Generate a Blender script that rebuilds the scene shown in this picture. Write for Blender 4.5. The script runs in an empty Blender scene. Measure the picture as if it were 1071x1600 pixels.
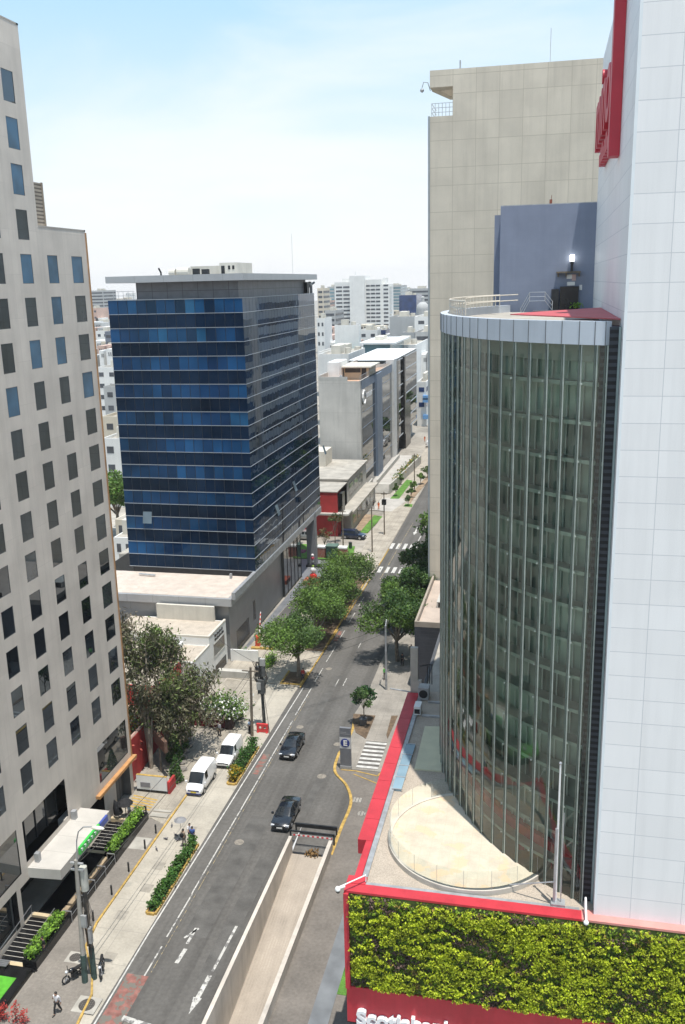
import bpy, bmesh, math, random
from mathutils import Vector, Matrix, Euler
R=math.radians
C=bpy.context.scene.collection
rng=random.Random(7)
# ------------------------------------------------------------------ camera model (calibrated from the street's vanishing points)
F=1419.64; PI_,RO,YA=R(14.1374),R(-1.38233),R(12.7388); H=47.0
fw=Vector((-math.sin(YA)*math.cos(PI_),math.cos(YA)*math.cos(PI_),-math.sin(PI_)))
r0=Vector((math.cos(YA),math.sin(YA),0)); u0=r0.cross(fw)
rr=math.cos(RO)*r0+math.sin(RO)*u0; uu=-math.sin(RO)*r0+math.cos(RO)*u0
def ray(x,y): return fw+(x-535.5)/F*rr-(y-800)/F*uu
def G(x,y,z=0.0):
    d=ray(x,y); t=(z-H)/d.z; return Vector((t*d.x,t*d.y,z))
def PX(x,y,X):
    d=ray(x,y); t=X/d.x; return Vector((X,t*d.y,H+t*d.z))
def PY(x,y,Y):
    d=ray(x,y); t=Y/d.y; return Vector((t*d.x,Y,H+t*d.z))
# ------------------------------------------------------------------ materials
def lin(c):
    c=c/255.0
    return c/12.92 if c<=.04045 else ((c+.055)/1.055)**2.4
def hx(r,g,b,k=1.0): return (lin(r)*k,lin(g)*k,lin(b)*k)
_m={}
def M(name,rgb,rough=.8,var=.14,scale=.6,streak=0,bump=0,metal=0,spec=.5,grid=None,gcol=None,fine=0,coat=0,trans=0,emit=0,spots=None,tracks=0,cell=None):
    """procedural Principled material: base colour varied by noise at two scales, optional vertical streaks, panel joints and bump"""
    if name in _m: return _m[name]
    m=bpy.data.materials.new(name); m.use_nodes=True; nt=m.node_tree; N=nt.nodes; L=nt.links
    b=N['Principled BSDF']
    b.inputs['Roughness'].default_value=rough; b.inputs['Metallic'].default_value=metal
    b.inputs['Specular IOR Level'].default_value=spec
    if coat: b.inputs['Coat Weight'].default_value=coat; b.inputs['Coat Roughness'].default_value=.04
    geo=N.new('ShaderNodeNewGeometry'); pos=geo.outputs['Position']
    def noise(sc,det=4,vec=pos,rg=.55):
        n=N.new('ShaderNodeTexNoise'); n.inputs['Scale'].default_value=sc; n.inputs['Detail'].default_value=det; n.inputs['Roughness'].default_value=rg
        L.new(vec,n.inputs['Vector']); return n.outputs['Fac']
    def mix(f,a,c,bt='MIX'):
        x=N.new('ShaderNodeMix'); x.data_type='RGBA'; x.blend_type=bt
        for s,v in ((x.inputs[0],f),(x.inputs[6],a),(x.inputs[7],c)):
            if hasattr(v,'links'): L.new(v,s)
            else: s.default_value=v if not isinstance(v,tuple) else (*v,1) if len(v)==3 else v
        return x.outputs[2]
    def mr(v,a,c,lo,hi):
        x=N.new('ShaderNodeMapRange'); L.new(v,x.inputs[0]); x.inputs[1].default_value=a; x.inputs[2].default_value=c; x.inputs[3].default_value=lo; x.inputs[4].default_value=hi; return x.outputs[0]
    dark=tuple(c*(1-var*1.6) for c in rgb); light=tuple(min(1,c*(1+var)) for c in rgb)
    col=mix(mr(noise(scale,6),.3,.7,0,1),dark,light)
    if fine:
        col=mix(mr(noise(scale*14,3),.35,.65,0,1),col,mix(1.0,col,(1-fine,)*3,'MULTIPLY'))
    if streak:
        mp=N.new('ShaderNodeMapping'); L.new(pos,mp.inputs[0]); mp.inputs['Scale'].default_value=(1.3,1.3,.06)
        col=mix(mr(noise(1.0,5,mp.outputs[0],.7),.45,.75,0,1),col,mix(1.0,col,(1-streak,)*3,'MULTIPLY'))
    if spots:
        sc,thr,sc_col=spots
        col=mix(mr(noise(sc,3),thr,thr+.06,0,1),col,sc_col)
    if tracks:
        mp=N.new('ShaderNodeMapping'); L.new(pos,mp.inputs[0]); mp.inputs['Scale'].default_value=(.62,.012,1)
        col=mix(mr(noise(1.0,3,mp.outputs[0],.6),.44,.62,0,1),col,mix(1.0,col,(1-tracks,)*3,'MULTIPLY'))
        mp=N.new('ShaderNodeMapping'); L.new(pos,mp.inputs[0]); mp.inputs['Scale'].default_value=(3.2,.05,1)
        col=mix(mr(noise(1.0,4,mp.outputs[0],.6),.5,.7,0,1),col,mix(1.0,col,(1-tracks*.5,)*3,'MULTIPLY'))
    if cell:
        sx,sy,sz,(ox,oy,oz),amp=cell
        q=N.new('ShaderNodeVectorMath'); q.operation='SUBTRACT'; L.new(pos,q.inputs[0]); q.inputs[1].default_value=(ox,oy,oz)
        dv=N.new('ShaderNodeVectorMath'); dv.operation='DIVIDE'; L.new(q.outputs[0],dv.inputs[0]); dv.inputs[1].default_value=(sx,sy,sz)
        fl=N.new('ShaderNodeVectorMath'); fl.operation='FLOOR'; L.new(dv.outputs[0],fl.inputs[0])
        wn=N.new('ShaderNodeTexWhiteNoise'); L.new(fl.outputs[0],wn.inputs[0])
        vs=N.new('ShaderNodeVectorMath'); vs.operation='SCALE'; L.new(col,vs.inputs[0]); L.new(mr(wn.outputs['Value'],0,1,1-amp,1+amp*.6),vs.inputs['Scale']); col=vs.outputs[0]
    if grid:
        sep=N.new('ShaderNodeSeparateXYZ'); L.new(pos,sep.inputs[0]); mask=None
        for ax,size,off,w in grid:
            def mt(op,a,c=None):
                q=N.new('ShaderNodeMath'); q.operation=op
                for s,v in zip(q.inputs,(a,c)):
                    if v is None: continue
                    if hasattr(v,'links'): L.new(v,s)
                    else: s.default_value=v
                return q.outputs[0]
            f=mt('FRACT',mt('DIVIDE',mt('SUBTRACT',sep.outputs['XYZ'.index(ax)],off),size))
            k=mt('LESS_THAN',f,w/size)
            mask=k if mask is None else mt('MAXIMUM',mask,k)
        col=mix(mask,col,gcol or tuple(c*.45 for c in rgb))
    L.new(col,b.inputs['Base Color'])
    if bump:
        bp=N.new('ShaderNodeBump'); bp.inputs['Strength'].default_value=bump; bp.inputs['Distance'].default_value=.05
        L.new(noise(scale*8,4),bp.inputs['Height']); L.new(bp.outputs[0],b.inputs['Normal'])
    if emit:
        b.inputs['Emission Color'].default_value=(*rgb,1); b.inputs['Emission Strength'].default_value=emit
    if trans:
        tr=N.new('ShaderNodeBsdfTranslucent'); L.new(col,tr.inputs[0]); ms=N.new('ShaderNodeMixShader'); ms.inputs[0].default_value=trans
        L.new(b.outputs[0],ms.inputs[1]); L.new(tr.outputs[0],ms.inputs[2]); L.new(ms.outputs[0],N['Material Output'].inputs[0])
    _m[name]=m; return m
def MG(name,rgb,rough=.05,ior=1.5,wav=.0,wscale=.25,var=.3,vscale=.3,cells=None,spec=.5,tint=None):
    """opaque dark window glass: dark body, glossy skin, slightly wavy panes; cells = pane sized tone changes (blinds, dark rooms)"""
    if name in _m: return _m[name]
    m=bpy.data.materials.new(name); m.use_nodes=True; nt=m.node_tree; N=nt.nodes; L=nt.links; b=N['Principled BSDF']
    b.inputs['Roughness'].default_value=rough; b.inputs['IOR'].default_value=ior; b.inputs['Specular IOR Level'].default_value=spec
    if tint: b.inputs['Specular Tint'].default_value=(*tint,1)
    geo=N.new('ShaderNodeNewGeometry'); pos=geo.outputs['Position']
    n=N.new('ShaderNodeTexNoise'); n.inputs['Scale'].default_value=vscale; L.new(pos,n.inputs[0])
    cr=N.new('ShaderNodeValToRGB'); L.new(n.outputs[0],cr.inputs[0])
    cr.color_ramp.elements[0].position=.35; cr.color_ramp.elements[0].color=(*[c*(1-var) for c in rgb],1)
    cr.color_ramp.elements[1].position=.65; cr.color_ramp.elements[1].color=(*[c*(1+var) for c in rgb],1)
    out=cr.outputs[0]
    if cells:
        (sx,sy,sz),(ox,oy,oz),cols=cells
        mp=N.new('ShaderNodeVectorMath'); mp.operation='SUBTRACT'; L.new(pos,mp.inputs[0]); mp.inputs[1].default_value=(ox,oy,oz)
        dv=N.new('ShaderNodeVectorMath'); dv.operation='DIVIDE'; L.new(mp.outputs[0],dv.inputs[0]); dv.inputs[1].default_value=(sx,sy,sz)
        fl=N.new('ShaderNodeVectorMath'); fl.operation='FLOOR'; L.new(dv.outputs[0],fl.inputs[0])
        wn=N.new('ShaderNodeTexWhiteNoise'); L.new(fl.outputs[0],wn.inputs[0])
        c2=N.new('ShaderNodeValToRGB'); c2.color_ramp.interpolation='CONSTANT'; L.new(wn.outputs['Value'],c2.inputs[0])
        el=c2.color_ramp.elements
        while len(el)<len(cols): el.new(.5)
        for e,(p,c) in zip(el,cols): e.position=p; e.color=(*c,1)
        mx=N.new('ShaderNodeMix'); mx.data_type='RGBA'; mx.blend_type='ADD'; mx.inputs[0].default_value=1
        L.new(out,mx.inputs[6]); 
        n3=N.new('ShaderNodeTexNoise'); n3.inputs['Scale'].default_value=.11; n3.inputs['Detail'].default_value=3; L.new(pos,n3.inputs[0])
        m3=N.new('ShaderNodeMapRange'); L.new(n3.outputs[0],m3.inputs[0]); m3.inputs[1].default_value=.36; m3.inputs[2].default_value=.62; m3.inputs[3].default_value=.35; m3.inputs[4].default_value=1.25
        v3=N.new('ShaderNodeVectorMath'); v3.operation='SCALE'; L.new(c2.outputs[0],v3.inputs[0]); L.new(m3.outputs[0],v3.inputs['Scale'])
        L.new(v3.outputs[0],mx.inputs[7]); out=mx.outputs[2]
    L.new(out,b.inputs['Base Color'])
    if wav:
        n2=N.new('ShaderNodeTexNoise'); n2.inputs['Scale'].default_value=wscale; n2.inputs['Detail'].default_value=2; L.new(pos,n2.inputs[0])
        bp=N.new('ShaderNodeBump'); bp.inputs['Strength'].default_value=wav; bp.inputs['Distance'].default_value=.1; L.new(n2.outputs[0],bp.inputs['Height']); L.new(bp.outputs[0],b.inputs['Normal'])
    _m[name]=m; return m
def MT(name,tint,refl=.06,tr=.8):
    """see-through glass: tinted transparency under a fresnel reflection"""
    if name in _m: return _m[name]
    m=bpy.data.materials.new(name); m.use_nodes=True; nt=m.node_tree; N=nt.nodes; L=nt.links; N.remove(N['Principled BSDF'])
    t=N.new('ShaderNodeBsdfTransparent'); t.inputs[0].default_value=(*[c*tr for c in tint],1)
    g=N.new('ShaderNodeBsdfGlossy'); g.inputs['Roughness'].default_value=.02; g.inputs[0].default_value=(.95,.97,.96,1)
    fr=N.new('ShaderNodeFresnel'); fr.inputs[0].default_value=1.5
    ad=N.new('ShaderNodeMath'); ad.operation='ADD'; ad.use_clamp=True; L.new(fr.outputs[0],ad.inputs[0]); ad.inputs[1].default_value=refl-.04
    ms=N.new('ShaderNodeMixShader'); L.new(ad.outputs[0],ms.inputs[0]); L.new(t.outputs[0],ms.inputs[1]); L.new(g.outputs[0],ms.inputs[2])
    L.new(ms.outputs[0],N['Material Output'].inputs[0]); _m[name]=m; return m
# ------------------------------------------------------------------ mesh builder
class MB:
    def __init__(s): s.v=[]; s.f=[]; s.mi=[]; s.m=0
    def poly(s,pts,m=None):
        i=len(s.v); s.v+= [tuple(p) for p in pts]; s.f.append(tuple(range(i,i+len(pts)))); s.mi.append(s.m if m is None else m)
    def box(s,x0,x1,y0,y1,z0,z1,m=None,faces='xXyYzZ'):
        i=len(s.v); s.v+=[(x0,y0,z0),(x1,y0,z0),(x1,y1,z0),(x0,y1,z0),(x0,y0,z1),(x1,y0,z1),(x1,y1,z1),(x0,y1,z1)]
        q={'z':(0,3,2,1),'Z':(4,5,6,7),'y':(0,1,5,4),'X':(1,2,6,5),'Y':(2,3,7,6),'x':(3,0,4,7)}
        for k in faces: s.f.append(tuple(i+a for a in q[k])); s.mi.append(s.m if m is None else m)
        return s
    def prism(s,pts,z0,z1,m=None,bot=True):
        n=len(pts); a=sum(pts[i][0]*pts[(i+1)%n][1]-pts[(i+1)%n][0]*pts[i][1] for i in range(n))
        if a<0: pts=pts[::-1]
        i=len(s.v); s.v+=[(p[0],p[1],z0) for p in pts]+[(p[0],p[1],z1) for p in pts]; mm=s.m if m is None else m
        s.f.append(tuple(range(i+n,i+2*n))); s.mi.append(mm)
        if bot: s.f.append(tuple(range(i+n-1,i-1,-1))); s.mi.append(mm)
        for k in range(n):
            j=(k+1)%n; s.f.append((i+k,i+j,i+n+j,i+n+k)); s.mi.append(mm)
        return s
    def tube(s,pts,rads,n=8,m=None,cap=True):
        pts=[Vector(p) for p in pts]; mm=s.m if m is None else m
        if not isinstance(rads,(list,tuple)): rads=[rads]*len(pts)
        rings=[]; up=None
        for k,p in enumerate(pts):
            d=(pts[min(k+1,len(pts)-1)]-pts[max(k-1,0)])
            if d.length<1e-9: d=Vector((0,0,1))
            d.normalize()
            a=Vector((1,0,0)) if abs(d.x)<.9 else Vector((0,1,0))
            if up is None: up=(a-d*a.dot(d)).normalized()
            else:
                up=up-d*up.dot(d); up=up.normalized() if up.length>1e-6 else (a-d*a.dot(d)).normalized()
            w=d.cross(up); i=len(s.v); rings.append(i)
            for q in range(n):
                t=2*math.pi*q/n; s.v.append(tuple(p+rads[k]*(up*math.cos(t)+w*math.sin(t))))
        for a,b in zip(rings,rings[1:]):
            for q in range(n):
                s.f.append((a+q,a+(q+1)%n,b+(q+1)%n,b+q)); s.mi.append(mm)
        if cap:
            s.f.append(tuple(rings[0]+q for q in range(n-1,-1,-1))); s.mi.append(mm)
            s.f.append(tuple(rings[-1]+q for q in range(n))); s.mi.append(mm)
        return s
    def cyl(s,x,y,z0,z1,r,n=16,r1=None,m=None): return s.tube([(x,y,z0),(x,y,z1)],[r,r if r1 is None else r1],n,m)
    def ball(s,c,r,n=10,m=None,sq=(1,1,1)):
        i=len(s.v); mm=s.m if m is None else m; k=max(4,n//2)
        for a in range(k+1):
            t=math.pi*a/k
            for b in range(n):
                p=2*math.pi*b/n; s.v.append((c[0]+r*sq[0]*math.sin(t)*math.cos(p),c[1]+r*sq[1]*math.sin(t)*math.sin(p),c[2]-r*sq[2]*math.cos(t)))
        for a in range(k):
            for b in range(n):
                s.f.append((i+a*n+b,i+a*n+(b+1)%n,i+(a+1)*n+(b+1)%n,i+(a+1)*n+b)); s.mi.append(mm)
        return s
    def leaf(s,c,size,rg,m=None,asp=.6,up=0.):
        d=Vector((rg.gauss(0,1),rg.gauss(0,1),rg.gauss(0,1)+up)).normalized()
        a=d.orthogonal().normalized(); a.rotate(Matrix.Rotation(rg.uniform(0,6.28),3,d)); b=d.cross(a)
        sz=size*rg.uniform(.6,1.3); c=Vector(c)
        s.poly([c-a*sz*.5,c+b*sz*asp*.5,c+a*sz*.5,c-b*sz*asp*.5],m)
    def build(s,name,mats,parent=None,origin=None,smooth=False):
        me=bpy.data.meshes.new(name)
        off=Vector((0,0,0)); q=parent
        while q is not None: off=off+q.location; q=q.parent
        if origin is not None and parent is None: off=Vector(origin)
        me.from_pydata([(v[0]-off.x,v[1]-off.y,v[2]-off.z) for v in s.v],[],s.f)
        if not isinstance(mats,(list,tuple)): mats=[mats]
        for m in mats: me.materials.append(m)
        if len(mats)>1: me.polygons.foreach_set('material_index',s.mi)
        me.validate(); me.update()
        if smooth:
            me.polygons.foreach_set('use_smooth',[True]*len(me.polygons)); me.set_sharp_from_angle(angle=R(smooth if smooth is not True else 40))
        o=bpy.data.objects.new(name,me); C.objects.link(o)
        if parent is not None: o.parent=parent
        elif origin is not None: o.location=off
        return o
def tag(o,label=None,cat=None,group=None,kind=None):
    if label: o['label']=label
    if cat: o['category']=cat
    if group: o['group']=group
    if kind: o['kind']=kind
    return o
def thing(name,label,cat,loc=(0,0,0),group=None,rz=0):
    o=bpy.data.objects.new(name,None); C.objects.link(o); o.location=loc; o.rotation_euler=(0,0,rz); o.empty_display_size=.3
    return tag(o,label,cat,group)
def copy_tree(o,loc=None,rz=None,label=None,parent=None):
    kids=list(o.children); c=o.copy(); C.objects.link(c)
    if parent is not None: c.parent=parent
    if loc is not None: c.location=loc
    if rz is not None: c.rotation_euler=(0,0,rz)
    if label: c['label']=label
    for k in kids: copy_tree(k,parent=c)
    return c
def part(name,mats,parent,fn,smooth=False):
    b=MB(); fn(b); return b.build(name,mats,parent,smooth=smooth)
def struct(name,mats,fn): return tag(part(name,mats,None,fn),kind='structure')
# shared materials
asphalt=M('asphalt',(.138,.131,.122),.9,.10,.22,tracks=.24,fine=.18,bump=.25,spec=.3,spots=(.9,.66,(.155,.148,.138)))
concrete=M('lane_concrete',(.42,.385,.325),.9,.13,.35,fine=.12,bump=.2,spots=(.55,.63,(.31,.29,.25)),grid=[('X',2.2,-32.3,.04),('Y',3.4,40,.04)],gcol=(.27,.25,.22))
paver=M('paver_grey',(.235,.212,.185),.9,.14,.4,fine=.2,bump=.2,grid=[('X',.42,0,.025),('Y',.3,0,.025)],gcol=(.19,.17,.15))
pave_r=M('paving_right',(.30,.275,.24),.9,.16,.5,fine=.15,bump=.2,grid=[('X',1.1,0,.03),('Y',1.1,0,.03)],gcol=(.2,.18,.16))
kerbm=M('kerb_concrete',(.38,.36,.32),.9,.15,1)
yellow=M('yellow_paint',(.52,.34,.09),.8,.25,2.5,fine=.3)
whitep=M('road_white',(.60,.59,.56),.8,.2,2,fine=.25)
wornw=M('road_white_worn',(.50,.49,.46),.85,.2,3,spots=(2.6,.52,(.17,.165,.16)))
redp=M('bike_lane_red',(.27,.12,.10),.9,.25,1.8,fine=.2,spots=(1.7,.49,(.15,.14,.12)))
white=M('white_wall',(.80,.80,.78),.7,.05,.5,streak=.08)
offw=M('cream_wall',(.62,.58,.50),.85,.08,.4,streak=.15)
greyc=M('grey_concrete',(.47,.455,.42),.9,.10,.35,streak=.16,bump=.1)
darkm=M('dark_metal',(.03,.032,.035),.45,.2,2,metal=.4)
blackm=M('black_stone',(.012,.012,.013),.25,.3,1.2,spec=.5)
steel=M('steel',(.55,.56,.58),.35,.1,3,metal=.8)
galv=M('galvanised',(.42,.43,.44),.55,.15,2,metal=.5)
woodm=M('pole_wood',(.20,.165,.125),.9,.25,2,streak=.3)
rubber=M('rubber',(.015,.015,.016),.85,.2,4)
redm=M('bank_red',(.52,.04,.055),.5,.10,.5,streak=.16,fine=.05,spec=.4)
hedgeg=M('hedge_leaf',(.10,.20,.03),.7,.5,1.8,trans=.25)
hedgeb=M('hedge_leaf_bright',(.22,.40,.04),.7,.35,2.2,trans=.25)
leafg=M('tree_leaf',(.09,.16,.042),.65,.5,.7,trans=.3)
leafb=M('tree_leaf_bright',(.15,.255,.045),.65,.45,.8,trans=.3)
leafe=M('eucalypt_leaf',(.135,.135,.075),.7,.45,.55,trans=.2)
leafe2=M('eucalypt_leaf_brown',(.185,.155,.105),.7,.4,.7,trans=.2)
bark=M('bark',(.20,.165,.13),.9,.3,3,streak=.3)
soil=M('soil',(.16,.11,.07),.95,.3,2,fine=.3)
grassm=M('lawn',(.11,.26,.035),.9,.3,.9,fine=.35,bump=.3)
roofb=M('roof_gravel',(.52,.45,.37),.95,.10,1.2,fine=.28)
roofg=M('roof_grey',(.42,.39,.34),.95,.16,.5,fine=.12,streak=.1)
# ------------------------------------------------------------------ GROUND, ROADS, PAVEMENTS
HX0,HX1,HX2,HY0,HY1=-20.1,-16.68,-16.55,14,69.5      # hole in the ground for the underpass ramp
def ring(b,x0,x1,y0,y1,z,m=None):
    b.poly([(x0,y0,z),(HX0,y0,z),(HX0,y1,z),(x0,y1,z)],m); b.poly([(HX2,y0,z),(x1,y0,z),(x1,y1,z),(HX1,y1,z),(HX1,HY1,z),(HX2,HY0,z)],m)
    if y0<HY0: b.poly([(HX0,y0,z),(HX2,y0,z),(HX2,HY0,z),(HX0,HY0,z)],m)
    b.poly([(HX0,HY1,z),(HX1,HY1,z),(HX1,y1,z),(HX0,y1,z)],m)
groundm=M('city_ground',(.36,.33,.285),.95,.3,.05,fine=.25)
struct('ground',groundm,lambda b:ring(b,-2500,2500,-600,2600,-.03))
road=struct('road',asphalt,lambda b:(ring(b,-28.0,-10.8,-60,96,0.0),b.poly([(-27.9,96,0),(-17,96,0),(-15.5,170,0),(-15.5,700,0),(-27.2,700,0),(-27.2,220,0),(-26.9,150,0)])))
def strip(b,pts,w,z,m=None):
    pts=[Vector((p[0],p[1],0)) for p in pts]
    for a,c in zip(pts,pts[1:]):
        d=(c-a).normalized(); n=Vector((-d.y,d.x,0))*w/2
        b.poly([(a.x-n.x,a.y-n.y,z),(c.x-n.x,c.y-n.y,z),(c.x+n.x,c.y+n.y,z),(a.x+n.x,a.y+n.y,z)],m)
def mark(name,mat,fn): return part(name,mat,road,fn)
mark('edge_line',whitep,lambda b:strip(b,[(-27.75,40),(-27.85,54),(-27.5,83),(-27.3,97)],.11,.004))
mark('lane_line',wornw,lambda b:[strip(b,[(-26.35-.0*i,y),(-26.3,y+l)],.11,.004) for i,(y,l) in enumerate(((48,4.6),(53.6,5.0),(58.6,30),(90,7),(99,4),(105,5),(113,3),(119,4),(126,4)))])
mark('lane_dash',wornw,lambda b:[strip(b,[(x,y),(x,y+2.2)],.1,.004) for x,y in ((-23.6,98),(-22.7,98.4),(-23.2,110),(-23,122))])
mark('bike_lane',redp,lambda b:[b.poly([(x0,y0,.008),(x1,y0,.008),(x1,y1,.008),(x0,y1,.008)]) for x0,x1,y0,y1 in ((-27.6,-26.0,42,49.6),(-27.3,-26.6,77,81),(-27.0,-26.5,112,115.5))])
mark('stop_bar',wornw,lambda b:strip(b,[(-26.2,45.8),(-20.6,44.9)],.42,.012))
mark('cross_band',redp,lambda b:b.poly([(-27.6,40,.008),(-20.6,40,.008),(-20.6,44.6,.008),(-25.9,45.5,.008),(-25.9,42,.008)]))
def arrow(b,tip,tail,w=.16,hl=1.8,hw=.75,z=.005):
    tip=Vector((tip[0],tip[1],0)); tail=Vector((tail[0],tail[1],0)); d=(tip-tail).normalized(); n=Vector((-d.y,d.x,0)); nk=tip-d*hl
    for q in ([tail-n*w,nk-n*w,nk+n*w,tail+n*w],[nk-n*hw/2,tip,nk+n*hw/2]): b.poly([(p.x,p.y,z) for p in q])
a1,a2=G(295,1585),G(370,1447)
mark('arrow',wornw,lambda b:(arrow(b,a1,(a1.x+.15,a1.y+3.6),.16,1.5,.62),strip(b,[(a1.x+.2,a1.y+4),(a2.x,a2.y)],.2,.005)))
a3,a4=G(276,1505),G(307,1450)
mark('faded_arrow',wornw,lambda b:(strip(b,[(a3.x,a3.y),(a3.x+.1,a3.y+1.5)],.3,.005),strip(b,[(a3.x,a3.y+2),(a4.x,a4.y)],.22,.005),strip(b,[(a4.x-.5,a4.y-1.2),(a4.x+.2,a4.y)],.18,.005)))
mark('arrow',whitep,lambda b:(arrow(b,G(647,836),G(653,824),.16,2,.9),arrow(b,G(672,836),G(677,824),.16,2,.9)))
mark('lane_dash',whitep,lambda b:strip(b,[G(654,845),G(668,819)],.16,.005))
for (y0,y1,x0) in ((142.4,145.6,-26.6),(156.4,160.0,-26.9)):
    for k in range(9):
        mark('crosswalk_stripe',whitep,lambda b,k=k:b.poly([(x0+k*1.2,y0,.006),(x0+k*1.2+.62,y0,.006),(x0+k*1.2+.62,y1,.006),(x0+k*1.2,y1,.006)]))
mark('yellow_line',M('yellow_worn',(.34,.27,.15),.85,.3,3,spots=(2.2,.46,(.13,.125,.12))),lambda b:(strip(b,[(-25.4,139),(-25.1,175)],.13,.007),strip(b,[(-26.0,50),(-26.1,95)],.05,.006)))
for x,y,r in ((374,1316,.42),(503,1213,.45),(469,1136,.4),(527,1163,.38),(514,1045,.4),(382,1410,.0)):
    if r: p=G(x,y); mark('manhole_cover',M('manhole_iron',(.24,.215,.18),.8,.25,4),lambda b:b.cyl(p.x,p.y,.003,.012,r,20))
mark('asphalt_patch',M('asphalt_patch',(.112,.107,.10),.9,.2,.8,fine=.2),lambda b:[b.poly([(x0,y0,.003),(x1,y0,.003),(x1+.3,y1,.003),(x0+.2,y1,.003)]) for x0,x1,y0,y1 in ((-25.2,-23.4,54,70),(-22.6,-21.4,50,64),(-24.6,-23.7,88,101),(-20.9,-20.2,70,78))])
# west service lane and pavements
struct('service_lane',concrete,lambda b:b.prism([(-28.0,40),(-28.0,57),(-27.95,97),(-37.4,98.6),(-37.4,70),(-32.3,67),(-32.3,54),(-31.9,51.5),(-30,48.8),(-29.2,47.2),(-28.9,44.5),(-28.9,40)][::1],-.03,.012))
struct('pavement',paver,lambda b:b.prism([(-28.9,36),(-28.9,44.5),(-29.2,47.2),(-30,48.8),(-31.9,51.5),(-32.3,54),(-32.3,67),(-34.1,67.9),(-34.1,44),(-37.3,36)],-.03,.10))
tag(part('kerb',yellow,None,lambda b:[b.prism([(a[0],a[1]),(c[0],c[1]),(c[0]+.16,c[1]),(a[0]+.16,a[1])],-.02,.125) for a,c in zip([(-28.9,36),(-28.9,44.5),(-29.2,47.2),(-30,48.8),(-31.9,51.5),(-32.3,54),(-32.3,67),(-32.25,75.5)],[(-28.9,44.5),(-29.2,47.2),(-30,48.8),(-31.9,51.5),(-32.3,54),(-32.3,67),(-32.25,75.5)])]),kind='structure')
tilem=M('forecourt_tiles',(.36,.325,.27),.9,.2,.6,fine=.2,grid=[('X',.75,-37,.04),('Y',40,0,.05)],gcol=(.22,.2,.17),spots=(.5,.6,(.26,.235,.2)))
struct('forecourt',tilem,lambda b:b.prism([(-37.4,68.0),(-34.1,68.0),(-32.45,67.2),(-32.35,76),(-31.6,84),(-31.6,96.9),(-37.2,98),(-38.3,84)],.0,.05))
struct('side_pavement',M('side_paving',(.40,.36,.30),.9,.18,.5,fine=.15,grid=[('X',.95,-38,.05),('Y',60,0,.05)],gcol=(.25,.22,.19)),lambda b:b.prism([(-27.75,97),(-26.95,144),(-26.95,152),(-27.3,205),(-27.3,400),(-34,400),(-33,205),(-31.5,152),(-38,140),(-38.2,98.4)],-.03,.1))
mark2=lambda name,mat,fn:tag(part(name,mat,None,fn),kind='structure')
mark2('kerb',yellow,lambda b:[b.prism([(a[0],a[1]),(c[0],c[1]),(c[0]+.16,c[1]),(a[0]+.16,a[1])],-.02,.12) for a,c in (((-27.75,97),(-27.35,116)),((-27.3,120),(-27.05,139)),((-26.95,146),(-26.9,156)))])
mark2('yellow_hatch',yellow,lambda b:[b.prism([(-37.2,69.4+k*.42),(-34.6,69.0+k*.42),(-34.6,69.22+k*.42),(-37.2,69.62+k*.42)],.05,.056) for k in range(5)])
# east side : curved traffic island, pavement along the bank
ek=[G(517,1337),G(532,1297),G(548,1256),G(541,1228),G(523,1206),G(529,1180),G(534,1172),G(551,1141),G(553,1120),G(562,1105),(-19.4,97,0),(-19.4,106,0)]
ek=[(p[0],p[1]) for p in ek]
def smooth_(P,n=5):
    o=[]
    for i in range(len(P)-1):
        a,b_,c_,d_=P[max(i-1,0)],P[i],P[i+1],P[min(i+2,len(P)-1)]
        for q in range(n):
            t=q/n; o.append(tuple(.5*(2*b_[k]+(c_[k]-a[k])*t+(2*a[k]-5*b_[k]+4*c_[k]-d_[k])*t*t+(3*b_[k]-a[k]-3*c_[k]+d_[k])*t**3) for k in (0,1)))
    return o+[P[-1]]
es=smooth_(ek)
struct('east_pavement',M('east_asphalt',(.185,.165,.145),.9,.14,.35,fine=.2,bump=.2),lambda b:b.prism([(-16.45,20),(-16.48,47),(-16.5,65.3)]+es[5:26]+[(-18.6,79.4),(-15,79.4),(-10,79.4),(-10,20)],-.03,.09))
struct('east_pavement',pave_r,lambda b:b.prism([(-18.6,79.45)]+es[25:]+[(-18.2,140),(-13.9,140),(-13.9,98),(-10,98),(-10,79.45)],-.03,.11))
struct('gutter_strip',M('wet_kerb',(.17,.18,.19),.6,.2,.5),lambda b:b.prism([(-13.9,20),(-12.6,20),(-12.6,62),(-13.9,62)],.09,.13))
mark2('kerb',yellow,lambda b:[b.prism([(a[0]-.1,a[1]),(c[0]-.1,c[1]),(c[0]+.18,c[1]),(a[0]+.18,a[1])],-.02,.125) for a,c in list(zip(es[:38],es[1:39]))])
mark2('yellow_line',yellow,lambda b:(strip(b,[G(533,1204),G(556,1206),G(590,1214),G(605,1200)],.16,.118),strip(b,[G(553,1211),G(590,1226)],.12,.118)))
mark2('crossing_stripe',whitep,lambda b:[b.poly([(-17.3,79.9+k*.82,.119),(-15.1,79.9+k*.82,.119),(-15.1,80.3+k*.82,.119),(-17.3,80.3+k*.82,.119)]) for k in range(7)])
mark2('crossing_bed',M('crossing_dark',(.12,.11,.10),.9,.2,1),lambda b:b.poly([(-17.3,79.8,.115),(-15.1,79.8,.115),(-15.1,85.4,.115),(-17.3,85.4,.115)]))
mark2('planting_bed',soil,lambda b:(b.prism([(p.x,p.y) for p in (G(553,1117),G(587,1120),G(572,1156),G(556,1146),G(551,1128))],.1,.16),b.prism([(p.x,p.y) for p in (G(612,1120),G(622,1120),G(606,1156),G(604,1150))],.1,.15)))
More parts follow.
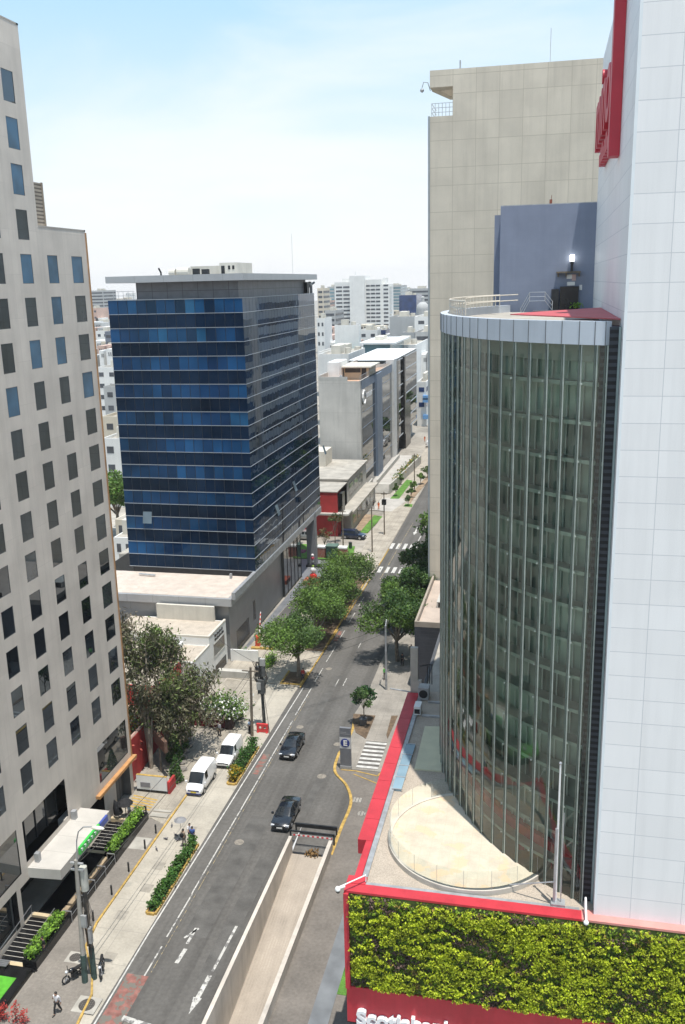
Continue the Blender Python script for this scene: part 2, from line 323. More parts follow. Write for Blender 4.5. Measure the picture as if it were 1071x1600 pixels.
for k,(x,y) in enumerate(((559,1250),(565,1271))):
    p=G(x,y,.09)
    mark2('drain_cover',M('drain_metal',(.3,.28,.25),.8,.2,3,grid=[('X',.3,0,.06)],gcol=(.08,.08,.08)),lambda b:(b.box(p.x-.42,p.x+.42,p.y-.4,p.y+.4,.09,.1) if k==0 else b.cyl(p.x,p.y,.09,.1,.38,20)))
for x,y,r in ((118,1496,.42),(136,1570,.55)):
    p=G(x,y,.1); mark2('manhole_surround',kerbm,lambda b:b.box(p.x-r*1.5,p.x+r*1.5,p.y-r*1.3,p.y+r*1.3,.1,.106)); mark2('manhole_cover',M('manhole_dark',(.10,.09,.08),.8,.3,5,grid=[('X',.16,0,.05),('Y',.16,0,.05)]),lambda b:b.cyl(p.x,p.y,.1,.115,r,24))
mark2('pale_slab',kerbm,lambda b:(b.box(-34.0,-32.5,63.2,64.9,.1,.108),b.box(-34.2,-32.5,68.1,68.7,.05,.16),b.box(-34.2,-32.5,69.0,69.3,.05,.12)))
lot=M('lane_patch',(.30,.275,.235),.9,.15,2)
mark2('lane_patch',lot,lambda b:[b.box(x-.45,x+.45,y-.5,y+.5,.012,.018) for x,y in ((-30.4,61.5),(-30.2,58.6),(-29.7,66.9),(-30.8,55.2),(-29.6,50.8))])
# grass and planting beds
lawn=struct('lawn',grassm,lambda b:(b.prism([(-47,148),(-34.2,148),(-32.6,152),(-33.2,156.6),(-47,156.8)],.1,.16),b.prism([(p.x,p.y) for p in (G(560,836),G(575,833),G(598,808),G(585,806))],.1,.15),b.prism([(p.x,p.y) for p in (G(610,780),G(624,780),G(645,752),G(636,750))],.1,.15),b.prism([(p.x,p.y) for p in (G(631,792),G(644,793),G(645,789),G(634,788))],.1,.15)))
struct('dry_bed',M('dry_soil',(.33,.24,.16),.95,.25,.6,fine=.2),lambda b:(b.prism([(p.x,p.y) for p in (G(555,830),G(572,830),G(590,806),G(570,804))],.1,.13),b.prism([(p.x,p.y) for p in (G(640,790),G(648,778),G(676,744),G(670,742),G(640,775))],.1,.14)))
mark2('flower_bed',M('purple_flowers',(.22,.06,.12),.9,.5,3),lambda b:[b.ball((x,y,.15),.7,8,sq=(1,1,.5)) for x,y in [(-43.5+.8*i,151.5+.7*j) for i in range(3) for j in range(2)]])
struct('tree_bed',soil,lambda b:(b.prism([(-30.1,97.6),(-27.85,97.6),(-27.7,101),(-30.0,101)],.1,.15),b.prism([(-30.0,108),(-27.6,108),(-27.3,139),(-29.6,139)],.1,.15)))
mark2('bed_edge',yellow,lambda b:(b.box(-30.3,-27.7,97.4,97.6,.1,.24),b.box(-27.85,-27.65,97.6,101.2,.1,.24),b.box(-30.3,-30.1,97.6,101.2,.1,.22),b.box(-27.55,-27.35,108,139,.1,.24)))
# ------------------------------------------------------------------ UNDERPASS RAMP
rampc=M('ramp_concrete',(.40,.345,.285),.9,.12,.5,tracks=.16,streak=.0,fine=.12,grid=[('X',.22,0,.05)],gcol=(.34,.29,.24))
def zr(y): return -.129*(69.8-y)
def rampfloor(b):
    b.poly([(-20.1,14,zr(14)),(-16.6,14,zr(14)),(-16.7,66,zr(66)),(-20.1,66,zr(66))],0)
    b.poly([(-20.1,66,zr(66)),(-16.8,66,zr(66)),(-16.7,69.8,0.001),(-20.1,69.8,0.001)],1)
struct('ramp_floor',[rampc,asphalt],rampfloor)
rampw=M('ramp_wall',(.56,.51,.45),.9,.12,.4,streak=.25,bump=.1)
tag(part('ramp_wall',rampw,None,lambda b:b.box(-20.38,-20.1,14,66.2,-8,.98)),'long pale concrete wall beside the road along the left of the ramp','wall')
tag(part('ramp_wall',rampw,None,lambda b:(b.prism([(-16.85,66.2),(-16.53,66.2),(-16.4,14),(-16.72,14)],-8,.98))),'concrete wall along the right of the ramp, next to the bank lane','wall')
tag(part('drain_grate',darkm,None,lambda b:b.box(-20.05,-16.85,65.9,66.15,zr(66)-.02,zr(66)+.02)),kind='structure')
gan=thing('height_gantry','black height limit gantry with red and white bar at the ramp mouth','gantry',(-18.5,66.8,0))
part('post',darkm,gan,lambda b:b.box(-20.47,-20.35,66.74,66.86,0,1.05)); part('post',darkm,gan,lambda b:b.box(-16.6,-16.48,66.74,66.86,0,1.05))
part('beam',darkm,gan,lambda b:b.box(-20.47,-16.48,66.74,66.86,1.05,1.17)); part('rear_beam',darkm,gan,lambda b:(b.box(-20.4,-16.6,68.25,68.4,.55,.9),b.box(-20.4,-20.28,68.27,68.38,0,.55),b.box(-16.72,-16.6,68.27,68.38,0,.55)))
part('hazard_bar',M('hazard',(.75,.72,.7),.6,.05,2,grid=[('X',.42,0,.21)],gcol=(.6,.04,.05)),gan,lambda b:b.box(-20.2,-16.7,66.7,66.73,.72,.84))
tag(part('weed',M('dry_weed',(.22,.13,.05),.9,.4,4),None,lambda b:[b.leaf((-18.3+rng.gauss(0,.28),65.95+rng.gauss(0,.12),zr(66)+abs(rng.gauss(.15,.2))),.3,rng) for _ in range(90)]),'dry brown weed growing at the foot of the ramp gate','plant')
# ------------------------------------------------------------------ LEFT HOTEL
FX=-37.4
hwall=M('hotel_wall',(.65,.585,.515),.85,.07,.35,streak=.12,bump=.06,spec=.3,cell=(50,3.72,3.1,(-80,67.95,45.05),.04),grid=[('Z',3.1,45.05,.03),('Y',3.72,67.95,.03)],gcol=(.56,.50,.44))
hot=thing('hotel_building','tall beige concrete hotel with a grid of dark windows and a stepped top','building',(-48,54,0))
cols=[69.15-3.72*k for k in range(12)]
def zt(i): return 49.6-3.1*i
wins=[]
for k,y in enumerate(cols):
    wd=1.75 if k==0 else 1.5
    tops=[zt(i) for i in range(0,13)]
    if k>=2: tops=[zt(-i) for i in range(4,0,-1)]+tops
    for z in tops:
        if z-2.1<9.0 and not (k in (0,) and z-2.1>11): continue
        wins.append((y,y+wd,z-2.1,z))
big=[(65.6,71.2,4.55,8.0),(53.7,60.0,4.85,8.3),(44,52.9,4.45,8.2),(68.3,71.2,0.05,3.5),(52.5,66.0,0.05,3.4),(43,52.0,0.5,3.6)]
def facade(b):
    ys=sorted(set([30,64.55,71.8]+[w[0] for w in wins+big]+[w[1] for w in wins+big])); zs=sorted(set([0,51.6,65.3]+[w[2] for w in wins+big]+[w[3] for w in wins+big]))
    ys=[y for y in ys if y>=30]
    hole=set()
    for w in wins+big:
        for i in range(len(ys)-1):
            ym=(ys[i]+ys[i+1])/2
            if w[0]<ym<w[1]:
                for j in range(len(zs)-1):
                    zm=(zs[j]+zs[j+1])/2
                    if w[2]<zm<w[3]: hole.add((i,j))
    for i in range(len(ys)-1):
        j=0
        while j<len(zs)-1:
            if (i,j) in hole or ((ys[i]+ys[i+1])/2>64.55 and zs[j]>=51.6): j+=1; continue
            k=j
            while k<len(zs)-1 and (i,k) not in hole and not ((ys[i]+ys[i+1])/2>64.55 and zs[k]>=51.6): k+=1
            b.poly([(FX,ys[i],zs[j]),(FX,ys[i+1],zs[j]),(FX,ys[i+1],zs[k]),(FX,ys[i],zs[k])]); j=k
    # end wall, roofs, step
    b.box(-60,FX,71.8-.001,71.8,0,51.6,faces='Y'); b.box(-60,FX-.0,64.55,71.8,51.59,51.6,faces='Z'); b.box(-60,FX,30,64.55,51.6,65.3,faces='YyZ'); b.box(-60,FX,30,71.8,0,51.6,faces='yx')
    b.box(-60,-60.01,30,64.55,51.6,65.3,faces='x')
part('wall',hwall,hot,facade)
part('parapet',M('parapet_cap',(.42,.385,.34),.9,.1,.6),hot,lambda b:(b.box(FX-.3,FX+.02,64.55,71.82,51.6,51.72),b.box(-60,FX+.02,71.6,71.83,51.6,51.72),b.box(FX-.3,FX+.02,30,64.56,65.3,65.42),b.box(-60,FX+.02,64.3,64.57,65.3,65.42)))
ht=(.62,.82,1); hg=[MG('hotel_glass_dark',(.010,.012,.015),.01,2.0,.012,.5,.4,.5,tint=ht),MG('hotel_glass_blind',(.05,.055,.06),.015,1.95,.012,.5,.2,.6,tint=ht),MG('hotel_glass_mid',(.022,.027,.034),.01,2.05,.012,.5,.35,.5,tint=ht),MG('hotel_glass_sky_tint',(.04,.115,.20),.01,2.05,.012,.5,.3,.5,tint=ht)]  # last glass: sky reflection painted in as blue body colour, for upper rows
revm=M('window_frame_dark',(.13,.125,.12),.6,.2,2); curt=M('hotel_curtain',(.42,.42,.40),.9,.1,2,streak=.2)
protos={}
for n,(y0,y1,z0,z1) in enumerate(wins):
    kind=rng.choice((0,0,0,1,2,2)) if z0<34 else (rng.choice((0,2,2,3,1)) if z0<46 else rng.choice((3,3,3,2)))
    key=(kind,round(y1-y0,2))
    if key not in protos:
        w=MB(); d=.045; W=y1-y0; h=2.1
        w.box(-d,0,0,.03,0,h,faces='yYxX'); w.box(-d,0,W-.03,W,0,h,faces='yYxX'); w.box(-d,0,.03,W-.03,0,.03); w.box(-d,0,.03,W-.03,h-.03,h); pass
        f=w.build('window',revm,None); f.parent=hot
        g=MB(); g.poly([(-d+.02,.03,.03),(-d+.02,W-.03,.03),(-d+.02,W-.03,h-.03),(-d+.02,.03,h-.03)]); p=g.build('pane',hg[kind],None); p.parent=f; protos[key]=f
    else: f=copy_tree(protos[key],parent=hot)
    f.location=(FX-hot.location.x,y0-hot.location.y,z0-hot.location.z)
    if False:
        c=MB(); c.box(-.1,-.095,.08,.45,.06,1.9); q=c.build('curtain',curt,None); q.parent=f
lg=MG('hotel_lobby_glass',(.03,.034,.036),.01,2.0,.012,.5,.4,.35)
for (y0,y1,z0,z1),nm in zip(big[:3],('shopfront_window',)*3):
    dep=1.0 if y0==53.7 else .06
    f=part(nm,[M('reveal_wall',(.40,.365,.33),.9,.08,.5),darkm],hot,lambda b:(b.box(FX-dep,FX-.002,y0,y1,z0,z1,0,'')or b.poly([(FX-dep,y0,z0),(FX,y0,z0),(FX,y0,z1),(FX-dep,y0,z1)],0) or b.poly([(FX-dep,y1,z0),(FX-dep,y1,z1),(FX,y1,z1),(FX,y1,z0)],0) or b.poly([(FX-dep,y0,z0),(FX-dep,y1,z0),(FX,y1,z0),(FX,y0,z0)],0) or b.poly([(FX-dep,y0,z1),(FX,y0,z1),(FX,y1,z1),(FX-dep,y1,z1)],0),
        [b.box(FX-dep+.01,FX-dep+.08,y0+(y1-y0)*k/4-.04,y0+(y1-y0)*k/4+.04,z0,z1,1) for k in (range(5) if dep>.5 else ())]))
    part('pane',lg,f,lambda b:b.poly([(FX-dep+.005,y0,z0),(FX-dep+.005,y1,z0),(FX-dep+.005,y1,z1),(FX-dep+.005,y0,z1)]))
def recess(b,y0,y1,z0,z1,d):
    b.poly([(FX-d,y0,z0),(FX,y0,z0),(FX,y0,z1),(FX-d,y0,z1)]); b.poly([(FX-d,y1,z0),(FX-d,y1,z1),(FX,y1,z1),(FX,y1,z0)]); b.poly([(FX-d,y0,z0),(FX-d,y0,z1),(FX-d,y1,z1),(FX-d,y1,z0)]); b.poly([(FX-d,y0,z1),(FX,y0,z1),(FX,y1,z1),(FX-d,y1,z1)])
part('garage_recess',M('garage_grey',(.12,.12,.12),.7,.2,1),hot,lambda b:recess(b,68.3,71.2,.05,3.5,1.2))
part('garage_door',M('garage_door',(.14,.145,.15),.5,.1,1,grid=[('Y',.55,0,.09)],gcol=(.03,.03,.03)),hot,lambda b:b.box(FX-.9,FX-.8,68.35,71.15,.05,3.3))
ent=part('entrance_recess',blackm,hot,lambda b:(recess(b,52.5,66.0,.05,3.4,2.5),recess(b,43,52.0,.5,3.6,.6)))
part('shopfront_frame',revm,hot,lambda b:[b.box(FX-.55,FX-.45,y,y+.12,.5,3.6) for y in (44,46.5,49,51.8)])
part('shopfront_pane',lg,hot,lambda b:b.poly([(FX-.52,43,.5),(FX-.52,52,.5),(FX-.52,52,3.6),(FX-.52,43,3.6)]))
part('wood_rail',M('orange_wood',(.48,.25,.10),.6,.15,1.5),hot,lambda b:b.box(FX+.02,FX+.42,64.6,72.1,3.62,3.9))
part('downpipe',M('orange_pipe',(.40,.22,.10),.6,.2,1),hot,lambda b:b.box(FX-.02,FX+.07,71.75,71.9,3.9,51.5))
cz0,cz1=3.55,4.4
can=part('canopy',M('canopy_cladding',(.50,.475,.435),.7,.08,.4,streak=.1,grid=[('Y',2.05,53.9,.04)],gcol=(.34,.32,.29)),hot,lambda b:b.prism([(FX+.003,53.7),(-34.75,53.9),(-34.75,62.0),(FX-1.0,62.0),(FX-1,60),(FX+.003,60)],cz0,cz1))
part('vent_box',galv,can,lambda b:b.box(-37.3,-36.9,60.2,60.6,cz1,cz1+.75)); part('vent_box',galv,can,lambda b:b.box(-37.2,-36.85,54.4,54.8,cz1,cz1+.75))
gsign=M('sign_green',(.05,.50,.08),.4,.1,2); bsign=M('sign_blue',(.06,.10,.38),.4,.1,2)
sg=part('canopy_sign',[gsign,bsign],can,lambda b:(b.box(-34.74,-34.55,56.6,59.9,cz1-.5,cz1+.12,0),b.box(-34.74,-34.55,60.0,61.3,cz1-.45,cz1+.08,1)))
part('sign_marks',white,sg,lambda b:[b.tube([(-34.5+.0,56.7+k*.55,cz1+.0),(-34.52,56.9+k*.55,cz1-.1),(-34.52,56.75+k*.55,cz1-.25)],.05,6) for k in range(6)])
lv=part('louver_box',M('louver_tan',(.36,.31,.25),.7,.1,1,grid=[('Z',.28,0,.12)],gcol=(.13,.11,.09)),hot,lambda b:b.box(-44,-39.2,61.6,68.2,51.6,55.0) if False else b.box(-47,-38.9,64.7,68.3,51.6,55.1))
part('corner_post',M('louver_post',(.30,.26,.21),.8,.1,1),lv,lambda b:[b.box(x,x+.15,y,y+.15,51.6,55.15) for x,y in ((-38.98,64.68),(-38.98,66.4),(-38.98,68.2),(-47,68.2))])
def stairs(y0,y1,lab):
    t=thing('steps',lab,'steps',(-35.9,(y0+y1)/2,0))
    part('treads',[blackm,kerbm],t,lambda b:[(b.box(-37.3,-35.25,y0+k*.42,y0+(k+1)*.42,0.0,.10+k*.04,0),b.box(-37.3,-35.25,y0+k*.42,y0+k*.42+.05,.10+k*.04,.115+k*.04,1)) for k in range(int((y1-y0)/.42))])
    nm=M('tan_nosing',(.52,.42,.27),.8,.1,2); part('nosing',nm,t,lambda b:b.box(-37.3,-35.25,y0-.35,y0,.0,.13)); part('nosing',nm,t,lambda b:b.box(-37.3,-35.25,y1-.02,y1+.33,.0,.5))
    part('handrail',steel,t,lambda b:(b.tube([(-37.25,y0,.9),(-37.25,y1,1.35)],.03,6),[b.tube([(-37.25,y,.1),(-37.25,y,.95+.4*(y-y0)/(y1-y0))],.025,6) for y in (y0+.1,(y0+y1)/2,y1-.1)],b.tube([(-35.3,y0,.9),(-35.3,y1,1.35)],.03,6)))
stairs(49.0,53.4,'black entrance steps with pale edges nearest the pole, below the hotel'); stairs(62.4,66.6,'black entrance steps with pale edges beyond the canopy of the hotel')
def hedge(y0,y1,lab):
    t=thing('hedge_planter',lab,'planter',(-34.6,(y0+y1)/2,0))
    part('planter_box',blackm,t,lambda b:b.box(-35.2,-34.08,y0,y1,0,.75))
    part('hedge',[hedgeb,hedgeg],t,lambda b:[b.leaf((rng.uniform(-35.15,-34.3),rng.uniform(y0+.1,y1-.1),.7+rng.random()**.6*.75),.24,rng,rng.choice((0,0,1)),up=.5) for _ in range(1500)])
hedge(48.6,53.3,'bright clipped hedge in a black planter beside the nearer steps'); hedge(61.2,67.7,'bright clipped hedge in a black planter beside the farther steps')
t=thing('entrance_wall','low black wall with steel hoops between the two hedges at the hotel entrance','wall',(-34.4,57,0))
part('wall',blackm,t,lambda b:b.box(-34.6,-34.1,53.35,61.15,0,.55)); part('ledge',M('tan_ledge',(.33,.25,.16),.8,.2,2),t,lambda b:[b.box(-35.2,-34.75,y,y+1.35,.2,.62) for y in (53.4,55.0,56.6,58.2,59.7)])
part('drive',blackm,t,lambda b:b.box(-37.3,-34.6,53.8,62.0,0,.12))
for y in (53.6,55.5,57.4,59.2,60.9): part('hoop',[steel,bsign],t,lambda b:(b.tube([(-34.05,y,.1),(-34.05,y,1.05),(-34.75,y,1.05),(-34.75,y,.55)],.03,6,0),b.box(-34.75,-34.05,y-.06,y+.06,1.07,1.1,0)))
part('rail',steel,t,lambda b:b.tube([(-34.05,53.6,.75),(-34.05,60.9,.75)],.025,6))
t=thing('lawn_planter','square green lawn in a black border at the near end of the hotel','planter',(-35.6,46,0))
part('border',blackm,t,lambda b:(b.box(-38.5,-34.3,40,48.4,0,.35),b.box(-38.5,-34.0,48.4,48.55,0,.12)))
part('grass',M('bright_lawn',(.10,.42,.03),.9,.2,2,fine=.3,bump=.3),t,lambda b:b.box(-38.4,-34.9,40,47.3,.35,.39)); part('light_box',galv,t,lambda b:b.box(-36.9,-36.3,45.0,46.3,.39,.55))
t=thing('bench','grey metal bench on black paving by the hotel lawn','bench',(-36.6,48.6,0)); part('seat',steel,t,lambda b:[b.box(-37.2,-36.1,47.95+k*.16,48.07+k*.16,.55,.6) for k in range(4)]); part('leg',darkm,t,lambda b:b.box(-37.1,-37.0,47.95,48.55,.1,.55)); part('leg',darkm,t,lambda b:b.box(-36.3,-36.2,47.95,48.55,.1,.55))
# bollards
bl=thing('bollard','','bollard',(0,0,0),'dark bollards along the yellow kerb')
part('post',darkm,bl,lambda b:b.cyl(0,0,0,.85,.075,12)); part('cap',M('bollard_cap',(.03,.03,.03),.4,.1,3),bl,lambda b:b.ball((0,0,.87),.09,12,sq=(1,1,.6))); part('collar',M('bollard_cap',(.03,.03,.03),.4,.1,3),bl,lambda b:b.cyl(0,0,.66,.72,.085,12))
sp=[((-32.55,54.1),'dark bollard on the kerb nearest the utility pole'),((-32.55,57.2),'second dark bollard from the utility pole along the kerb'),((-32.5,60.2),'dark bollard on the kerb in the middle of the row of five'),((-32.5,63.4),'dark bollard on the kerb beside the pale slab'),((-32.5,65.7),'farthest kerb bollard, close to the three pigeons'),((-34.6,68.3),'dark bollard at the far end of the black hedge planter'),((-36.3,68.5),'dark bollard in front of the garage next to the porter')]
for i,((x,y),l) in enumerate(sp):
    if i==0: bl.location=(x,y,.08); bl['label']=l
    else: copy_tree(bl,(x,y,.08),label=l)
# ------------------------------------------------------------------ utility poles and wires
def pole(name,label,x,y,h,r,lean=(0,0),mat=None,cat='pole',grp=None):
    t=thing(name,label,cat,(x,y,0),grp)
    part('post',mat or woodm,t,lambda b:b.tube([(x,y,0),(x+lean[0],y+lean[1],h)],[r,r*.7],10),smooth=True); return t
px,py=-30.1,48.2
t=pole('utility_pole','tall concrete utility pole with green base and street lamp, beside parked motorbikes',px-.05,py,9.7,.19,(.2,.2),M('pole_concrete',(.36,.34,.30),.9,.12,2,streak=.25))
part('green_base',M('pole_green',(.05,.085,.075),.8,.3,2),t,lambda b:b.tube([(px-.05,py,0),(px-.0,py+.05,2.3)],[.215,.205],12))
part('lamp_arm',galv,t,lambda b:b.tube([(px+.2,py+.2,9.4),(px+.35,py+.2,11.2),(px+.55,py+.2,11.9),(px+.95,py+.2,12.3),(px+1.6,py+.2,12.4)],.045,8)); part('lamp_head',M('lamp_pale',(.6,.58,.5),.5,.1,2),t,lambda b:b.ball((px+2.0,py+.2,12.35),.5,12,sq=(1,.35,.25)))
part('bracket',galv,t,lambda b:(b.box(px-.3,px+.65,py+.12,py+.27,8.9,9.02),b.box(px-.3,px+.65,py+.12,py+.27,9.4,9.5)))
t=pole('utility_pole','shorter utility pole carrying a grey drum and cable bundles, right of the lamp pole',px+.4,py+.5,7.6,.17)
part('green_base',M('pole_green',(.05,.085,.075),.8,.3,2),t,lambda b:b.tube([(px+.4,py+.5,0),(px+.4,py+.5,2.6)],[.2,.19],12)); part('drum',M('drum_grey',(.45,.45,.40),.6,.15,2),t,lambda b:b.cyl(px+.42,py+.5,7.2,9.0,.27,14),smooth=True)
part('cable_bundle',M('cables',(.06,.055,.05),.8,.3,3),t,lambda b:[b.tube([(px+.38+rng.gauss(0,.12),py+.35+rng.gauss(0,.1),1.5+rng.random()*3),(px+.4+rng.gauss(0,.16),py+.35+rng.gauss(0,.15),5),(px+.4+rng.gauss(0,.15),py+.4,7.2+rng.random())],.02,5) for _ in range(14)])
part('junction_box',galv,t,lambda b:(b.box(px+.15,px+.55,py-.05,py+.12,4.6,5.5),b.box(px+.5,px+.7,py+.1,py+.4,3.2,4.4)))
t=thing('notice_board','narrow wooden notice board strapped to the pole by the kerb','board',(-31.1,50.2,0)); part('board',M('board_wood',(.36,.20,.09),.7,.2,3),t,lambda b:b.box(-30.0,-29.6,48.7,48.76,2.6,4.0)); part('leg',darkm,t,lambda b:b.tube([(-29.8,48.73,0),(-29.8,48.73,2.6)],.04,6))
cabm=M('cables',(.06,.055,.05),.8,.3,3)
t=pole('utility_pole','leaning grey utility pole by the forecourt, left of the transformer pole',-29.65,84.5,8.0,.17,(.2,.0))
part('crossarm',woodm,t,lambda b:b.box(-30.4,-28.6,84.4,84.55,7.5,7.6))
t=pole('utility_pole','dark utility pole crowded with transformers and cable boxes near the red barrier',-28.9,86.6,8.2,.2,(-.2,0),M('pole_dark',(.09,.095,.085),.9,.25,2))
part('transformer',M('transformer_grey',(.10,.105,.105),.6,.2,3),t,lambda b:(b.box(-29.3,-28.6,86.1,86.5,4.2,5.8),b.box(-29.6,-28.9,86.5,87.0,6.0,7.1),b.cyl(-28.7,86.4,6.2,7.3,.26,12)))
part('meter_box',M('meter_pale',(.40,.40,.38),.6,.1,2),t,lambda b:(b.box(-29.0,-28.45,86.2,86.5,7.4,8.2),b.box(-29.4,-28.95,86.0,86.15,4.7,5.5)))
part('cable_bundle',cabm,t,lambda b:[b.tube([(-28.9+rng.gauss(0,.35),86.3+rng.gauss(0,.2),3.9+rng.random()),(-28.9+rng.gauss(0,.45),86.3,6),(-29.0+rng.gauss(0,.4),86.4,7.8)],.035,5) for _ in range(18)])
part('stay',cabm,t,lambda b:b.tube([(-28.85,86.5,5),(-27.9,85.2,.1)],.03,5))
for k,(x,y,lab) in enumerate(((582,863,'slim wooden pole on the pavement nearest the kiosk'),(601,836,'wooden pole with a dark box near the cafe steps'),(648,765,'wooden pole beside the row of street saplings'),(537,868,'slim grey pole in front of the small lawn tree'))):
    p=G(x,y); t=pole('street_pole',lab,p.x,p.y,8.5 if k!=3 else 9,.13,grp='poles along the far pavement')
    if k in (1,): part('junction_box',darkm,t,lambda b:b.box(p.x-.4,p.x+.4,p.y-.3,p.y+.3,6.0,7.0))
    part('crossarm',woodm,t,lambda b:b.box(p.x-.6,p.x+.6,p.y-.05,p.y+.05,8.0,8.1))
p=G(604,1079); t=pole('street_pole','tall grey pole on the east pavement in front of the big trees',p.x,p.y,8.2,.14,mat=galv); part('bracket',galv,t,lambda b:b.tube([(p.x,p.y,8),(p.x-.1,p.y+1.2,8.5)],.05,6))
def wire(lab,a,c,sag=.6):
    tag(part('cable',cabm,None,lambda b:b.tube([Vector(a).lerp(Vector(c),k/10)-Vector((0,0,sag*4*(k/10)*(1-k/10))) for k in range(11)],.022,5)),lab,'cable','overhead cables')
wire('overhead cable from the leaning pole towards the hotel lamp pole',(-29.5,84.5,7.7),(-29.9,48.4,9.4),.9)
wire('overhead cable from the transformer pole across the road',(-29.1,86.6,8.0),(-17.4,98,8.0),.5)
wire('overhead cable from the transformer pole to the kiosk pole',(-29.0,86.6,7.9),(-34.2,151,8.6),1.2)
wire('second overhead cable from the transformer pole to the grey east pole',(-29.0,86.6,7.2),(-17.3,97.9,7.4),.7)
wire('lower overhead cable from the leaning pole to the hotel lamp pole',(-29.5,84.5,7.0),(-29.8,48.6,7.4),1.0)
wire('overhead cable from the grey east pole up the road',(-17.3,97.9,8.0),(-19.2,160,8),1.0)
wire('overhead cable between the kiosk poles and the cafe steps pole',(-29.5,153.7,8.1),(-29.3,165.4,8.1),.3)
wire('overhead cable from the transformer pole to the white house',(-29.0,86.6,7.4),(-39.2,98.8,5.6),.4)
# ------------------------------------------------------------------ BLUE GLASS TOWER ON ITS PODIUM
bt=thing('office_tower','blue mirrored glass office tower with white floor lines on a grey podium','building',(-47,128,0))
TX0,TX1,TY0,TY1,TZ0,TZ1=-56.1,-37.7,112.3,149.4,9.3,45.5
bluecols=[(0,(.003,.018,.045)),(.2,(.004,.030,.075)),(.45,(.005,.042,.105)),(.66,(.0,.008,.02)),(.78,(.008,.055,.13)),(.95,(.015,.085,.17))]
gw=MG('tower_glass_front',(.004,.014,.045),.03,1.45,.05,.35,.6,.12,cells=((1.33,1000,3.62),(TX0,-500,9.3-1.81),bluecols),spec=.5,tint=(.4,.72,1))
gd=MG('tower_glass_dark',(.003,.011,.028),.02,1.38,.04,.3,.5,.2,tint=(.35,.6,1))
part('glass_side',MG('tower_glass_side',(.004,.020,.05),.015,1.6,.14,.3,.5,.2,tint=(.42,.72,1)),bt,lambda b:(b.box(TX0,TX1,TY0,TY1,TZ0,TZ1,faces='XxY')))
def bands(b,odd):
    k=0;z=TZ0
    while z<TZ1-.01:
        z2=min(z+1.81,TZ1)
        if k%2==odd: b.box(TX0,TX1,TY0,TY0+.01,z,z2,faces='y')
        z=z2;k+=1
part('vision_glass',gw,bt,lambda b:bands(b,1)); part('spandrel_glass',gd,bt,lambda b:bands(b,0))
lm=M('floor_line',(.40,.43,.46),.4,.05,2,metal=.3)
z=TZ0
for k in range(21):
    zz=min(TZ0+k*1.81,TZ1)
    part('floor_line',lm,bt,lambda b:(b.box(TX0-.06,TX1+.06,TY0-.06,TY0-.004,zz-.032,zz+.032),b.box(TX1+.004,TX1+.06,TY0-.004,TY1+.06,zz-.032,zz+.032),b.box(TX0-.06,TX0-.004,TY0-.004,TY1+.06,zz-.032,zz+.032)))
mull=M('mullion_dark',(.01,.016,.03),.5,.2,2)
part('mullions',mull,bt,lambda b:([b.box(TX0+1.33*k-.025,TX0+1.33*k+.025,TY0-.035,TY0-.004,TZ0,TZ1) for k in range(1,14)],[b.box(TX1+.004,TX1+.012,TY0+1.4*k-.012,TY0+1.4*k+.012,TZ0,TZ1) for k in range(1,27)]))
for y,z in ((PX(432,803,TX1).y,14.5),(PX(459,766,TX1).y,15.9),(PX(505,700,TX1).y,18.0)):
    part('open_sash',MG('sash_glass',(.10,.14,.17),.05,1.6),bt,lambda b:b.prism([(TX1+.02,y-.6),(TX1+.5,y-.6),(TX1+.5,y+.6),(TX1+.02,y+.6)],z,z+.04) if False else b.poly([(TX1+.03,y-.6,z+1.5),(TX1+.5,y-.6,z),(TX1+.5,y+.6,z),(TX1+.03,y+.6,z+1.5)]))
part('open_sash',MG('sash_glass',(.10,.14,.17),.05,1.6),bt,lambda b:b.poly([(TX0+2.6,TY0-.03,17.2),(TX0+3.9,TY0-.03,17.2),(TX0+3.9,TY0-.35,15.6),(TX0+2.6,TY0-.35,15.6)]))
part('soffit',galv,bt,lambda b:(b.box(TX0,TX1,TY0,TY1,TZ0-.02,TZ0-.005),b.box(TX1-.35,TX1+.12,TY0-8.9,TY1+.1,TZ0-1.0,TZ0-.03)))
part('parapet',M('parapet_glass',(.015,.03,.06),.2,.2,1,spec=.6),bt,lambda b:(b.box(TX0,TX1-.1,TY0,TY1,TZ1,TZ1+.02)))
slabm=M('slab_metal',(.42,.43,.44),.5,.04,.5,metal=.3,grid=[('X',4,0,.03),('Y',4,0,.03)])
pent=M('penthouse_panel',(.17,.175,.19),.5,.1,1,grid=[('X',2.1,0,.05),('Z',1.4,0.3,.05),('Y',2.1,0,.05)],gcol=(.04,.04,.045))
part('penthouse',pent,bt,lambda b:b.box(-52.6,-38.6,113.6,147.5,45.5,47.66))
part('roof_slab',slabm,bt,lambda b:b.box(-56.0,-37.3,111.9,150.2,47.66,48.5))
